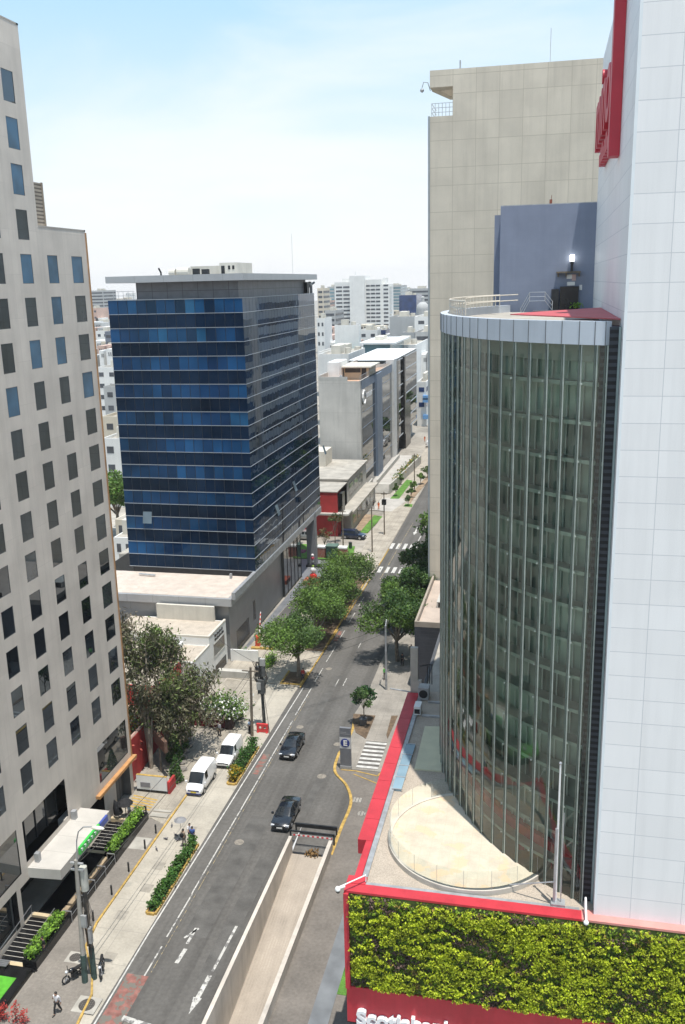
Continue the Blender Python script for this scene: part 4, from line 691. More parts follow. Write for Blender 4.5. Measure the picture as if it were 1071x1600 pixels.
# filler of the far city : visible strips only
k=0
for (xa,xb) in ((500,672),(140,200)):
    for row,(Y,yt) in enumerate(((345,548),(390,538),(450,527),(520,516),(600,507),(700,499),(820,489),(980,478),(1200,467),(1500,458))):
        x=xa
        while x<xb:
            w=rng.uniform(6,15)*(1.2 if xa>400 else .9); yy=yt+rng.uniform(-5,9); k+=1
            m=rng.choice((fw1,fw1,fw2,fw3,fpink,fw3))
            a=PY(x,yy,Y); c=PY(x+w,yy,Y); 
            if a.z>3:
                t=thing('far_house','low pale flat roofed house in the far city on the horizon','house',((a.x+c.x)/2,Y,0),'low houses of the far city')
                part('wall',m,t,lambda b:b.box(a.x,c.x,Y,Y+14,0,a.z)); part('window_band',dwin,t,lambda b:[b.box(a.x+1+(c.x-a.x)*j/4,a.x+1+(c.x-a.x)*(j+.5)/4,Y-.06,Y,a.z-2.8,a.z-1.3) for j in range(3)])
            x+=w+rng.uniform(.5,5)
# ------------------------------------------------------------------ BANK PODIUM WITH GREEN WALL
TZ=12.0
bk=thing('bank_podium','red bank podium with a living green wall, roof terrace and white lettering','building',(5,60,0))
gx0,gy=-10.75,45.5
part('wall',redm,bk,lambda b:(b.box(gx0,32,gy,gy+.5,2.8,5.35),None))
part('plant_backing',M('plant_backing',(.10,.14,.03),.95,.4,2,fine=.4),bk,lambda b:b.box(gx0+.28,32,gy+.0,gy+.5,5.35,TZ-.02))
part('frame',redm,bk,lambda b:(b.box(gx0-.02,gx0+.28,gy-.18,gy+.5,5.35,TZ-.02),b.box(gx0,2.9,gy-.02,gy+.75,TZ-.02,TZ+.12),b.box(gx0+.28,32,gy-.12,gy+.12,5.35,5.5)))
part('coping',M('coping_pink',(.60,.25,.22),.6,.08,1),bk,lambda b:b.box(2.9,32,gy-.02,gy+.85,TZ-.02,TZ+.12))
part('storefront',[blackm,darkm],bk,lambda b:(b.box(gx0+1.2,32,gy+1.5,gy+2,.1,2.8,0),b.box(gx0+.9,gx0+1.2,gy+1.5,95,.1,TZ-1.2,0),b.box(gx0,32,gy,gy+1.5,2.76,2.8,1),b.box(gx0,gx0+1.0,gy,gy+8,2.76,2.8,1)))
gr=random.Random(11)
def greenwall(b):
    # base mat of dark leaves, then rosettes in clumps
    for _ in range(21000):
        b.leaf((gr.uniform(gx0+.3,31),gy-.02-gr.random()*.16,gr.uniform(5.5,TZ-.05)),.19,gr,gr.choice((1,1,1,1,0,2,3)),up=.3)
    for _ in range(3500):
        x,z=gr.uniform(gx0+.45,30.8),gr.uniform(5.65,TZ-.12)
        # patchy : purple bands and yellow-green clumps
        q=math.sin(x*.9+1.3*math.sin(z*1.4))+.8*math.sin(z*1.9+x*.55)+gr.gauss(0,.55)
        m=0 if q>-.8 else (1 if q>-1.25 else 2)
        if gr.random()<.06: m=3
        r=gr.uniform(.14,.34)
        for j in range(20 if m==0 else 13):
            a=gr.uniform(0,6.28); d=r*gr.random()**.5
            b.leaf((x+d*math.cos(a),gy-.14-.16*gr.random()-(.12 if m==0 else 0),z+d*math.sin(a)*.65),.165,gr,m,up=.8)
part('plants',[M('sedum_yellow',(.46,.53,.025),.75,.35,1.5,trans=.2),M('sedum_green',(.20,.31,.025),.75,.4,1.5,trans=.2),M('sedum_purple',(.12,.075,.06),.8,.4,1.5),M('sedum_orange',(.30,.22,.04),.8,.35,1.5)],bk,greenwall)
lt=M('letter_white',(.82,.82,.82),.5,.02,2)
p0=PY(557,1576.6,gy-.2); 
bpy.context.view_layer.update()
text('Scotiabank','lettering',lt,bk,(p0.x,gy-.16,p0.z-1.02),(R(90),0,0),1.38,.14,.045)
part('letter_underside',M('letter_purple',(.10,.02,.16),.6,.1,1),bk,lambda b:b.box(p0.x-.1,p0.x+7.2,gy-.02,gy-.004,p0.z-1.05,p0.z-.95))  # dark purple strip along the underside of the lettering
part('terrace_gravel',M('terrace_gravel',(.47,.40,.325),.95,.08,.8,fine=.30),bk,lambda b:b.box(gx0+.7,17,gy+.75,73.5,TZ-.3,TZ-.05))
part('roof_edge',galv,bk,lambda b:(b.box(gx0+.65,2.8,gy+.75,gy+1.0,TZ-.02,TZ+.1),b.box(-9.95,-9.62,gy+1.0,72.4,TZ-.02,TZ+.08)))
part('beam',redm,bk,lambda b:([b.box(-10.95,-9.97,50.6+2.45*k,50.6+2.45*(k+1)-.03,TZ-.9,TZ+.14) for k in range(9)]))
part('beam_strip',redm,bk,lambda b:(b.box(-10.4,-9.97,46.9,50.6,TZ-.3,TZ+.12),b.box(gx0,-9.6,46.2,46.9,TZ-.1,TZ+.16)))
part('roof_back',[roofg,M('slate_wall',(.08,.085,.095),.8,.15,.6,streak=.2)],bk,lambda b:(b.box(-9.9,2,73.5,91,TZ-.8,TZ-.6,0),b.box(-10,-9.7,73,91,0,TZ-.5,1)))
dk=part('deck',M('travertine',(.57,.50,.395),.75,.10,1.0,fine=.08,spots=(.8,.56,(.60,.46,.31)),grid=[('X',.62,0,.012),('Y',.9,0,.012)],gcol=(.50,.39,.27)),bk,lambda b:b.cyl(-3.8,51.85,TZ-.05,TZ+.25,5.05,64))
part('deck_kerb',M('deck_edge',(.50,.46,.40),.85,.1,1),dk,lambda b:[b.prism([(-3.8+r*math.cos(a),51.85+r*math.sin(a)) for r,a in ((5.05,t0),(5.3,t0),(5.3,t1),(5.05,t1))],TZ-.05,TZ+.3) for t0,t1 in [(k*math.pi/40,(k+1)*math.pi/40) for k in range(80)]])
part('glass_rail',MT('rail_glass',(.93,.98,.96),.035,.96),dk,lambda b:[b.poly([(-3.8+5.2*math.cos(t0),51.85+5.2*math.sin(t0),TZ+.3),(-3.8+5.2*math.cos(t1),51.85+5.2*math.sin(t1),TZ+.3),(-3.8+5.2*math.cos(t1),51.85+5.2*math.sin(t1),TZ+1.55),(-3.8+5.2*math.cos(t0),51.85+5.2*math.sin(t0),TZ+1.55)]) for t0,t1 in [(k*math.pi/40,(k+1)*math.pi/40) for k in range(18,74)]])
for a in [k*math.pi/10 for k in range(5,19)]: part('rail_joint',galv,dk,lambda b:b.tube([(-3.8+5.2*math.cos(a),51.85+5.2*math.sin(a),TZ+.3),(-3.8+5.2*math.cos(a),51.85+5.2*math.sin(a),TZ+1.55)],.010,4))
part('skylight',MG('skylight_pane',(.22,.32,.38),.04,1.6),bk,lambda b:b.prism([(-9.75,57.0),(-9.1,57.0),(-9.0,63.6),(-9.75,63.6)],TZ-.05,TZ+.12))
part('skylight_bars',galv,bk,lambda b:[b.box(-9.78,-9.0,57+1.65*k-.04,57+1.65*k+.04,TZ+.12,TZ+.15) for k in range(5)])
part('cream_panel',M('cream_sheet',(.60,.57,.40),.8,.06,1),bk,lambda b:b.prism([(-8.6,60.1),(-6.6,60.1),(-7.4,67),(-8.7,66.8)],TZ-.05,TZ+.06))
t=thing('air_conditioner','grey air conditioner box on the roof just behind the red beam','air conditioner',(-9.4,72,TZ)); part('case',galv,t,lambda b:b.box(-9.9,-9.0,71.6,72.6,TZ-.0,TZ+1.1)); part('fan',darkm,t,lambda b:b.tube([(-9.45,71.58,TZ+.55),(-9.45,71.6,TZ+.55)],.38,14)); part('pipe',galv,t,lambda b:b.box(-9,-7.4,71.2,71.4,TZ-.05,TZ+.1)); part('pipe',galv,t,lambda b:b.box(-9.2,-7.6,68.6,68.8,TZ-.05,TZ+.1))
t=thing('air_conditioner','small pale machine box on the gutter before the air conditioner','air conditioner',(-9.5,69.2,TZ)); part('case',white,t,lambda b:b.box(-9.85,-9.3,68.6,69.7,TZ+.08,TZ+.8)); part('vent',darkm,t,lambda b:b.box(-9.8,-9.35,68.57,68.6,TZ+.2,TZ+.6))
t=thing('sign_pylon','tall pale grey sign board standing at the end of the red beam','sign',(-10.3,73,TZ)); part('board',M('pylon_grey',(.45,.42,.37),.7,.1,1),t,lambda b:b.box(-10.75,-10.1,72.9,73.3,TZ-2,16.2)); part('side_box',M('pylon_pale',(.5,.48,.44),.7,.1,1),t,lambda b:b.box(-10.1,-9.8,72.8,73.2,TZ-1,TZ+1.2)); part('arm',galv,t,lambda b:b.tube([(-10.7,73,12.0),(-12.6,73,12.2)],.06,6)); part('bracket',darkm,t,lambda b:[b.tube([(-9.9,73,14.5),(-9.4+.2*k,74,14.3),(-9.4+.2*k,74,12.4)],.04,5) for k in range(3)])
# cameras on arms, flag pole
t=thing('security_camera','white security camera on a long arm at the left corner of the green wall','camera',(-10,45.9,TZ)); c0=PY(624,1377,46.1); c1=PY(526,1393,45.0)
c0=Vector((-9.6,46.4,TZ+.2)); c1=Vector((-11.0,45.0,TZ+.42))
part('arm',white,t,lambda b:b.tube([c0,c0+Vector((0,0,.45)),c1+Vector((0,0,.2))],.04,8)); part('dome',[white,blackm],t,lambda b:(b.ball(c1+Vector((0,0,.1)),.17,12,0),b.ball(c1-Vector((0,0,.05)),.13,12,1))); part('housing',white,t,lambda b:b.tube([c1+Vector((.1,0,.2)),c1+Vector((.4,.15,.25))],.075,8))
t=thing('security_camera','white security camera bending over the wall beside the white tower corner','camera',(3.0,45.8,TZ)); part('arm',white,t,lambda b:b.tube([(3.1,46.3,TZ),(3.1,46.2,TZ+1.0),(3.12,45.2,TZ+.3)],.06,8)); part('dome',[white,blackm],t,lambda b:(b.ball((3.12,45.15,TZ+.2),.15,10,0),b.ball((3.12,45.15,TZ+.08),.11,10,1)))
t=thing('flagpole','bare white flagpole on the terrace in front of the curved glass','flagpole',(1.4,46.5,TZ)); part('pole',M('flag_white',(.78,.78,.76),.4,.05,2),t,lambda b:b.tube([(1.45,46.6,TZ),(1.45,46.6,21.0)],[.08,.05],10)); part('finial',steel,t,lambda b:b.ball((1.45,46.6,21.05),.1,8)); part('sleeve',galv,t,lambda b:(b.tube([(1.38,46.55,TZ),(1.38,46.55,TZ+5)],.08,8),b.tube([(1.75,46.6,TZ),(1.75,46.6,TZ+6)],.03,6))); part('stay',galv,t,lambda b:(b.tube([(1.4,46.5,TZ+1.6),(-1.2,47.4,TZ+.4)],.04,6),b.box(1.2,2.0,46.3,46.9,TZ-.05,TZ+.25)))
# ------------------------------------------------------------------ CURVED GLASS BUILDING
cb=thing('curved_glass_building','curved building with a tall green tinted glass skin and pale top band','building',(10,70,0))
CX,CY=17.9,66.2
def rad(a): # a in degrees ; measured radius, slightly flattened towards the tower
    a=a%360; a=a-360 if a>180 else a
    if -145<=a<=-125: return 25.05-.85*((a+145)/17)**1.5
    return 25.08
def cp(a,dr=0): r=rad(a)+dr; return CX+r*math.cos(R(a)),CY+r*math.sin(R(a))
A=[-128.3,-129.6,-131.6,-133.95,-136.3,-139.0,-141.6,-144.3,-147.2,-149.8,-152.3,-154.9,-157.6,-160.4,-163.2,-166.0,-168.8,-171.6,-174.4,-177.2,-180,-182.8,-185.6,-188.4,-191.2,-194,-196.8,-199.6,-202.4,-205.2,-208,-212]
ZT=43.72; ZB=TZ-.05
def wallband(b,dr,z0,z1,i0=0,i1=None,m=None):
    for a,c in zip(A[i0:(i1 or len(A))-1],A[i0+1:(i1 or len(A))]):
        n=2
        for q in range(n):
            p=cp(a+(c-a)*q/n,dr); s=cp(a+(c-a)*(q+1)/n,dr); b.poly([(p[0],p[1],z0),(s[0],s[1],z0),(s[0],s[1],z1),(p[0],p[1],z1)][::-1],m)
def solidband(b,d0,d1,z0,z1,i0=0,i1=None,m=None):
    for a,c in zip(A[i0:(i1 or len(A))-1],A[i0+1:(i1 or len(A))]):
        b.prism([cp(a,d0),cp(c,d0),cp(c,d1),cp(a,d1)],z0,z1,m)
skin=MT('skin_glass',(.83,.92,.85),.07,.90)
def skinmesh_(b):
    aa=[a+(c-a)*q/4 for a,c in zip(A,A[1:]) for q in range(4)]+[A[-1]]; n=len(aa)
    b.v+=[(*cp(a),ZB) for a in aa]+[(*cp(a),ZT) for a in aa]
    for i in range(n-1): b.f.append((i+1,i,n+i,n+i+1)); b.mi.append(0)
part('glass_skin',skin,cb,skinmesh_,smooth=60)
mulm=M('mullion_green',(.10,.13,.115),.4,.15,2,metal=.3); mulp=M('mullion_pale',(.55,.61,.56),.4,.1,2,metal=.3)
for a in A[:-1]:
    part('mullion',[mulm,mulp],cb,lambda b:(b.tube([(*cp(a,.05),ZB),(*cp(a,.05),ZT)],.052,6,0,cap=False),b.tube([(*cp(a+.22,.02),ZB),(*cp(a+.22,.02),ZT)],.035,4,1,cap=False)))
slabc=M('slab_concrete',(.60,.59,.54),.8,.12,.8); 
rows=[41.8-2.01*k for k in range(15)]
for z in rows: part('floor_band',slabc,cb,lambda b:(solidband(b,-1.05,-.14,z-.12,z)))
for z in rows: part('transom',mulp,cb,lambda b:wallband(b,-.12,z-.16,z+.05))
for z in rows:
  for a in (-131.0,-136.6,-142,-150,-158): part('bracket',mulp,cb,lambda b:b.box(cp(a,-.1)[0]-.18,cp(a,-.1)[0]+.18,cp(a,-.1)[1]-.03,cp(a,-.1)[1]+.03,z-.1,z+.0))
part('inner_glass',MG('inner_dark',(.33,.385,.335),.35,1.4,.0,.3,.6,.25,cells=((1.6,1.6,2.01),(0,0,41.8),[(0,(0,0,0)),(.4,(.025,.026,.024)),(.65,(.05,.05,.045)),(.85,(.0,.0,.0)),(.95,(.09,.088,.08))])),cb,lambda b:wallband(b,-1.25,rows[-1],ZT))
pw=M('post_white',(.72,.74,.70),.5,.08,1)
for k,(a,c) in enumerate(zip(A[:20],A[1:21])): part('inner_post',pw,cb,lambda b:[b.tube([(*cp(a+(c-a)*q,-1.1),rows[-1]),(*cp(a+(c-a)*q,-1.1),ZT-.9)],.045,5,cap=False) for q in (.55,)])
part('ceiling_strip',M('ceiling_pale',(.5,.52,.47),.8,.05,.5),cb,lambda b:solidband(b,-1.22,-1.0,ZT-.95,ZT))
bandm=M('top_band',(.56,.61,.67),.45,.04,.4,streak=.08,metal=.15)
part('top_band',bandm,cb,lambda b:[solidband(b,-.35,.12,ZT+.0,44.88,i,i+2) for i in range(len(A)-1)])
for a in A: part('band_joint',M('joint_dark',(.12,.13,.14),.8,.1,1),cb,lambda b:b.box(cp(a,.125)[0]-.02,cp(a,.125)[0]+.02,cp(a,.125)[1]-.02,cp(a,.125)[1]+.02,ZT,44.88))
part('roof',roofg,cb,lambda b:b.prism([cp(a,-.3) for a in A]+[(3.3,77),(3.3,49)],44.2,44.3))
part('red_roof',M('red_sheet',(.48,.09,.10),.6,.06,.6,grid=[('Y',.55,0,.05)],gcol=(.38,.06,.07)),cb,lambda b:b.prism([(3.55,66.4),(3.55,48.0),(-2.2,56.8),(-1.2,59.2)],44.9,44.96))
part('roof_rail',offw,cb,lambda b:([b.tube([(*cp(a,-.5),44.88),(*cp(a,-.5),45.75)],.04,5) for a in [-158-1.6*k for k in range(32)]],[b.tube([(*cp(-158-1.6*k,-.5),z) for k in range(32)],.045,5) for z in (45.3,45.75)],[b.tube([(*cp(-180-1.6*k,-1.5),z) for k in range(20)],.04,5) for z in (45.3,45.75)],None))
part('red_reflection_band',redm,cb,lambda b:(solidband(b,-1.1,-.75,13.7,14.35,3,24),b.box(cp(-140.8,-1)[0]-.1,cp(-140.8,-1)[0]+.25,cp(-140.8,-1)[1]+.1,cp(-140.8,-1)[1]+.4,TZ,14.35)))  # solid red ring imitating the red beam's reflection in the curved glass
part('ground_floor',M('inner_floor',(.62,.53,.42),.6,.1,.7,grid=[('X',1.2,0,.02),('Y',1.2,0,.02)]),cb,lambda b:b.prism([cp(a,-.05) for a in A]+[(3.3,77),(3.3,49)],TZ-.04,TZ-.01))
part('ground_core',M('inner_wall',(.30,.29,.265),.7,.2,.4),cb,lambda b:(wallband(b,-6.0,TZ,rows[-1]),))
part('lobby_ceiling',M('inner_ceiling',(.3,.3,.28),.8,.1,.5),cb,lambda b:[b.poly([(*cp(a,-1.25),rows[-1]-.05),(*cp(c,-1.25),rows[-1]-.05),(*cp(c,-8),rows[-1]-.05),(*cp(a,-8),rows[-1]-.05)]) for a,c in zip(A,A[1:])])
part('lobby_strip',white,cb,lambda b:(solidband(b,-3.0,-2.6,TZ+.9,TZ+1.3,2,8),b.box(-2.9,-2.7,54.6,54.8,TZ,TZ+1.9,0)))
part('red_panel',redm,cb,lambda b:(b.box(1.2,1.3,49.8,51.6,TZ+.1,TZ+2.0),b.box(0.2,.4,51.5,52.6,TZ+2.0,TZ+3.2)))
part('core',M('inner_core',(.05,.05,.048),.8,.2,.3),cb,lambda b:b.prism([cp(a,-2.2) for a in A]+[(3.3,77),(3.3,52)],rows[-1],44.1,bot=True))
part('louver_shaft',M('louver_dark',(.045,.055,.07),.5,.1,1,metal=.3,grid=[('Z',.36,0,.18)],gcol=(.012,.014,.018)),cb,lambda b:b.box(2.62,3.55,47.35,49.0,ZB,44.6))
part('shaft_edge',M('edge_green',(.28,.36,.36),.5,.08,1),cb,lambda b:b.box(3.45,3.56,47.2,47.35,ZB,44.6))
# ------------------------------------------------------------------ WHITE TOWER
wt=thing('white_tower','huge white panelled windowless tower with a red sign on its side','building',(20,63,0))
wp=M('white_panel',(.775,.77,.765),.45,.03,.12,streak=.09,spec=.4,cell=(2.68,2.68,1.33,(5.5,45.3,12.08),.035),grid=[('Z',1.33,12.1-.02,.035),('X',2.68,5.5,.035),('Y',2.68,46.02-.7,.0)],gcol=(.52,.53,.55))
part('cladding',wp,wt,lambda b:b.box(3.58,34,46.05,78.6,TZ-.02,63.2))
part('corner_trim',M('trim_white',(.70,.74,.76),.5,.03,1),wt,lambda b:b.box(3.56,3.70,46.03,46.06,TZ,63.2))
part('stain',M('stain_grey',(.62,.63,.65),.7,.1,2),wt,lambda b:b.ball((9.3,46.04,13.9),.35,12,sq=(1.1,.02,.6))); part('hook',darkm,wt,lambda b:b.box(7.1,7.2,45.95,46.06,55.6,55.75))
sred=M('sign_red',(.50,.03,.05),.5,.05,1)
s=part('sign_letters',sred,wt,lambda b:None or ([b.prism([(2.7,y0),(3.39,y0),(3.39,y1),(2.7,y1)],z0,z1) for y0,y1,z0,z1 in ()]or b.box(2.98,3.57,54.9,56.1,53.4,61.6)))
bpy.context.view_layer.update()
sl=text('mino','sign_letters',sred,wt,(3.30,74.6,56.0),(R(90),0,R(-90)),6.4,.26,.10); sl.scale=(1.32,1,1)
part('sign_letters',sred,wt,lambda b:b.box(2.94,3.57,53.9,55.2,61.9,63.6))
part('sign_subtext',sred,wt,lambda b:[b.box(3.15,3.57,68.3-1.5*k,69.4-1.5*k,54.4,55.1+.22*(k%3)) for k in range(9)])
# ------------------------------------------------------------------ BLUE WALL, TAN TOWER, NEIGHBOUR
bw=thing('blue_building','slate blue windowless building with a rooftop door and lamp behind the curved glass','building',(0,86,0))  # building and roof items scaled about the camera to a nearer depth, result baked
bm=M('blue_paint',(.22,.255,.34),.8,.06,.5,streak=.10,grid=[('Z',.8,0,.015)],gcol=(.195,.225,.305))
part('wall',bm,bw,lambda b:(b.box(-4.05,3.70,80,90,0,52.83),b.box(-4.66,-3.5,82.2,90,0,52.3)))
part('parapet',M('parapet_pale',(.40,.42,.45),.9,.2,2),bw,lambda b:b.box(-4.05,3.65,80,80.2,52.83,52.9))
part('platform',M('slate_wall',(.08,.085,.095),.8,.15,.6,streak=.2),bw,lambda b:b.box(-1.2,3.39,77.6,80,40,44.4))
part('door',blackm,bw,lambda b:b.box(.95,2.45,79.7,79.98,44.4,46.3)); part('cabinet',darkm,bw,lambda b:b.box(.25,.85,79.4,79.98,44.4,46.1))
part('awning',woodm,bw,lambda b:(b.box(.6,2.55,79.3,79.98,47.38,47.5),b.box(.7,.8,79.6,79.98,47.08,47.38),b.box(1.35,1.45,79.6,79.98,47.08,47.38),b.box(2.4,2.5,79.6,79.98,47.08,47.38)))
part('wall_lamp',[darkm,M('lamp_lit',(1,.97,.88),.5,0,1,emit=3)],bw,lambda b:(b.cyl(1.83,79.75,47.5,48.05,.1,10,m=0),b.box(1.65,2.02,79.55,79.9,48.3,48.8,1),b.box(1.7,1.97,79.65,79.85,48.05,48.3,0)))
part('notice',[white,M('notice_pink',(.55,.4,.38),.7,.1,2)],bw,lambda b:(b.box(1.45,1.87,79.95,79.99,46.9,47.25,0),b.box(1.87,2.2,79.95,79.99,46.75,47.25,1),b.box(1.5,2.13,79.95,79.99,46.36,46.66,0),b.box(2.5,2.72,79.95,79.99,45.98,46.4,0)))
part('stair_rail',steel,bw,lambda b:[b.tube([(-2.2,78.5,43.9+h),(-1.5,78.5,45.2+h),(-.25,78.5,45.2+h),(.35,78.5,44.45+h)],.03,5) for h in (0,.35,.7)]+[b.tube([(x,78.5,z),(x,78.5,z+.72)],.03,5) for x,z in ((-2.2,43.9),(-1.5,45.2),(-.25,45.2),(.35,44.45))])
part('chimney_box',M('rust_box',(.25,.08,.05),.8,.2,2),bw,lambda b:(b.box(-.13,.09,80.3,80.55,52.87,53.25),b.tube([(.0,80.4,53.2),(.04,80.4,53.6)],.025,5)))
part('plant',hedgeb,bw,lambda b:[b.leaf((2.3+rng.gauss(0,.2),77.9+rng.gauss(0,.15),44.6+rng.random()*.4),.2,rng,up=.6) for _ in range(80)])
tt=thing('tan_tower','tall tan panelled blank tower with an open corner balcony near the top','building',(2,130,0))
tp=M('tan_panel',(.61,.545,.445),.8,.06,.3,streak=.13,spec=.3,cell=(2.72,60,5.1,(-11.7,100,2.0),.05),grid=[('X',2.72,-11.7,.05),('Z',5.1,2.0,.055),('Z',5.1,4.05,.055)],gcol=(.42,.37,.29))
part('wall',tp,tt,lambda b:(b.box(-14.4,14,116,128,0,65.95),b.box(-11.7,14,116,128,65.95,71.0)))
part('roof_beam',tp,tt,lambda b:(b.box(-14.4,-11.7,116,118.2,69.15,71.0),b.prism([(-14.4,118.2),(-13.4,118.2),(-11.8,124),(-12.8,124)],69.1,71.0)))
part('edge_strip',M('edge_grey',(.33,.36,.37),.5,.08,1,metal=.3),tt,lambda b:b.box(-14.62,-14.4,115.9,116.25,0,66.0))
part('balcony_rail',steel,tt,lambda b:([b.tube([(-14.2+.42*k,116.1,65.95),(-14.2+.42*k,116.1,67.4)],.035,5) for k in range(7)],[b.tube([(-14.2,116.1,z),(-11.7,116.1,z)],.035,5) for z in (66.4,66.9,67.4)],[b.tube([(-14.2,116.1,z),(-14.2,121,z)],.035,5) for z in (66.4,66.9,67.4)]))
part('roof_pipe',galv,tt,lambda b:(b.tube([(-10.9,116.6,71),(-10.9,116.6,72.0)],.09,6),b.box(-13,-10.4,116.4,116.8,71,71.08))); part('antenna',galv,tt,lambda b:b.tube([(-.6,118,71),(-.6,118,75)],.03,4))
t2=part('lamp_arm',galv,tt,lambda b:(b.tube([(-14.4,116.5,68.9),(-14.7,116.5,69.8),(-15.2,116.5,69.9),(-15.4,116.5,69.3)],.05,6),b.ball((-15.4,116.5,69.0),.25,8)))
for k in range(17): part('window_band',dwin,tt,lambda b:b.box(-14.46,-14.4,118,127.5,5+3.6*k,7.0+3.6*k,faces='xyYzZ'))
nb=thing('neighbour_block','low dark rendered block with a sunken flat roof beside the tan tower','building',(-8,106,0))
part('wall',M('shade_dark_render',(.04,.042,.05),.9,.2,.5,bump=.4,grid=[('Z',.45,0,.04)],gcol=(.055,.057,.065)),nb,lambda b:b.box(-14,3,98.4,115.5,0,8.1))  # dark wall, its colour lowered further in place of the cast shadow
part('roof',M('pink_roof',(.45,.37,.31),.95,.1,.5,fine=.1),nb,lambda b:b.box(-13.7,3,98.7,115.5,8.1,8.13)); part('parapet',M('parapet_brown',(.33,.28,.23),.9,.1,1),nb,lambda b:(b.box(-14,-13.75,98.4,115.5,8.1,8.75),b.box(-13.75,3,98.4,98.6,8.1,8.75)))
part('roof_well',[blackm,greyc],nb,lambda b:(b.box(-12.2,-8,105,109.5,8.14,8.9,1),b.box(-12,-8,104.96,105,8.2,8.8,0)))
# more blocks along the east side of the street (reflected in the mirrored fronts)
def eastblock(lab,y0,y1,h,mat):
    t=thing('street_block',lab,'building',(-8,(y0+y1)/2,0)); part('wall',mat,t,lambda b:b.box(-13.5,10,y0,y1,0,h))
    for k in range(int(h/3.4)-1): part('window_band',dwin,t,lambda b:b.box(-13.56,-13.5,y0+1,y1-1,4+3.4*k,5.6+3.4*k,faces='xyYzZ'))
    part('roof',roofg,t,lambda b:b.box(-13.4,9.9,y0+.1,y1-.1,h,h+.1))
eastblock('cream banded street block hidden behind the tan tower',146,190,40,fw2); eastblock('white banded street block farther up the east side',194,228,50,fw1); eastblock('grey banded street block at the far end of the east side',232,275,34,fw3)
# red panel signs on bank wall lower left : green mat
tag(part('artificial_turf',grassm,None,lambda b:b.box(-13.0,-11.2,50.4,57,.10,.12)),'green artificial turf mat on the pavement beside the green wall','mat')
# E parking totem
p=G(541,1203); t=thing('parking_totem','grey parking totem with a white E on a blue disc','sign',(p.x,p.y,.1))
tw=M('totem_grey',(.17,.175,.19),.5,.08,1); ex=p.x
part('base',galv,t,lambda b:b.box(ex-.57,ex+.57,p.y-.15,p.y+.25,.1,.5)); part('panel',tw,t,lambda b:b.box(ex-.55,ex+.55,p.y-.1,p.y+.2,.5,2.4))
part('disc_panel',M('totem_pale',(.60,.60,.60),.5,.05,1),t,lambda b:b.box(ex-.55,ex+.55,p.y-.1,p.y+.2,2.4,3.62)); part('top_panel',tw,t,lambda b:b.box(ex-.55,ex+.55,p.y-.1,p.y+.2,3.62,4.6)); part('stripe',M('totem_text',(.3,.3,.31),.6,.1,1),t,lambda b:(b.box(ex-.48,ex+.48,p.y-.115,p.y-.1,3.95,4.0),b.box(ex-.48,ex+.1,p.y-.115,p.y-.1,4.12,4.17)))
part('disc',M('totem_blue',(.02,.04,.22),.4,.05,1),t,lambda b:b.tube([(ex,p.y-.13,3.02),(ex,p.y-.1,3.02)],.46,28)); bpy.context.view_layer.update(); text('E','letter',white,t,(ex+.01,p.y-.14,2.74),(R(90),0,0),.82,.01,.03,'CENTER')
# red plastic barrier
p=G(411,1144); t=thing('plastic_barrier','red plastic road barrier with two holes, lying by the dark pole','barrier',(p.x,p.y,0))
bar=part('panel',M('barrier_plastic',(.60,.05,.05),.45,.08,2),t,lambda b:([b.box(p.x-.65,p.x+.65,p.y-.12,p.y+.12,z0,z1) for z0,z1 in ((.05,.35),(.72,1.0))],[b.box(x0,x1,p.y-.12,p.y+.12,.35,.72) for x0,x1 in ((p.x-.65,p.x-.4),(p.x-.12,p.x+.12),(p.x+.4,p.x+.65))])); part('foot',M('barrier_plastic',(.60,.05,.05),.45,.08,2),t,lambda b:[b.box(x-.1,x+.1,p.y-.25,p.y+.25,0,.08) for x in (p.x-.5,p.x+.5)])
# ------------------------------------------------------------------ TREES AND PLANTS
def crown(b,clumps,n,size,rg,mats=(0,),asp=.6,up=.25,shell=.5):
    tot=sum(r**2 for _,r in clumps)
    for c,r in clumps:
        m=rg.choice(mats)
        for _ in range(int(n*r*r/tot)):
            d=Vector((rg.gauss(0,1),rg.gauss(0,1),rg.gauss(0,1))).normalized()*r*(shell+(1-shell)*rg.random())*(1 if rg.random()<.85 else 1.25)
            b.leaf((c[0]+d.x,c[1]+d.y,c[2]+d.z*.72),size,rg,m if rg.random()<.75 else rg.choice(mats),asp,up)
def tree(name,label,x,y,h,cr,cz,seed,mats,n=5200,size=.34,tr=.2,nl=13,group=None,cat='tree',sx=1,sy=1,trunkm=None,z0=.1):
    rg=random.Random(seed); t=thing(name,label,cat,(x,y,z0),group)
    cl=[]
    for k in range(nl):
        a=rg.uniform(0,6.28); d=cr*(rg.random()**.5)*.78; zz=cz+rg.uniform(-.45,.55)*(h-cz)*1.1*(1-d/cr*.45)
        cl.append(((x+d*math.cos(a)*sx,y+d*math.sin(a)*sy,zz),cr*rg.uniform(.24,.44)))
    cl.append(((x,y,h-cr*.35),cr*.36))
    def trunk(b):
        fork=z0+(cz-z0)*.45; k=(rg.uniform(-.15,.15),rg.uniform(-.15,.15))
        b.tube([(x,y,z0-.1),(x+k[0],y+k[1],fork*.5),(x+k[0],y+k[1],fork)],[tr*1.25,tr,tr*.85],8)
        for c,r in cl[:9]: b.tube([(x+k[0],y+k[1],fork-.1),((x+c[0])/2,(y+c[1])/2,(fork+c[2])/2+.3),c],[tr*.6,tr*.35,tr*.12],6)
    part('trunk',trunkm or bark,t,trunk); part('crown',mats,t,lambda b:crown(b,cl,n,size,rg,range(len(mats))))
    return t
L2=[leafg,leafb]
tree('street_tree','leafy tree in the yellow edged bed nearest the grooved forecourt',-28.6,99.8,8.6,4.6,5.7,3,L2,10500,.28,.22,15,'trees along the left kerb')
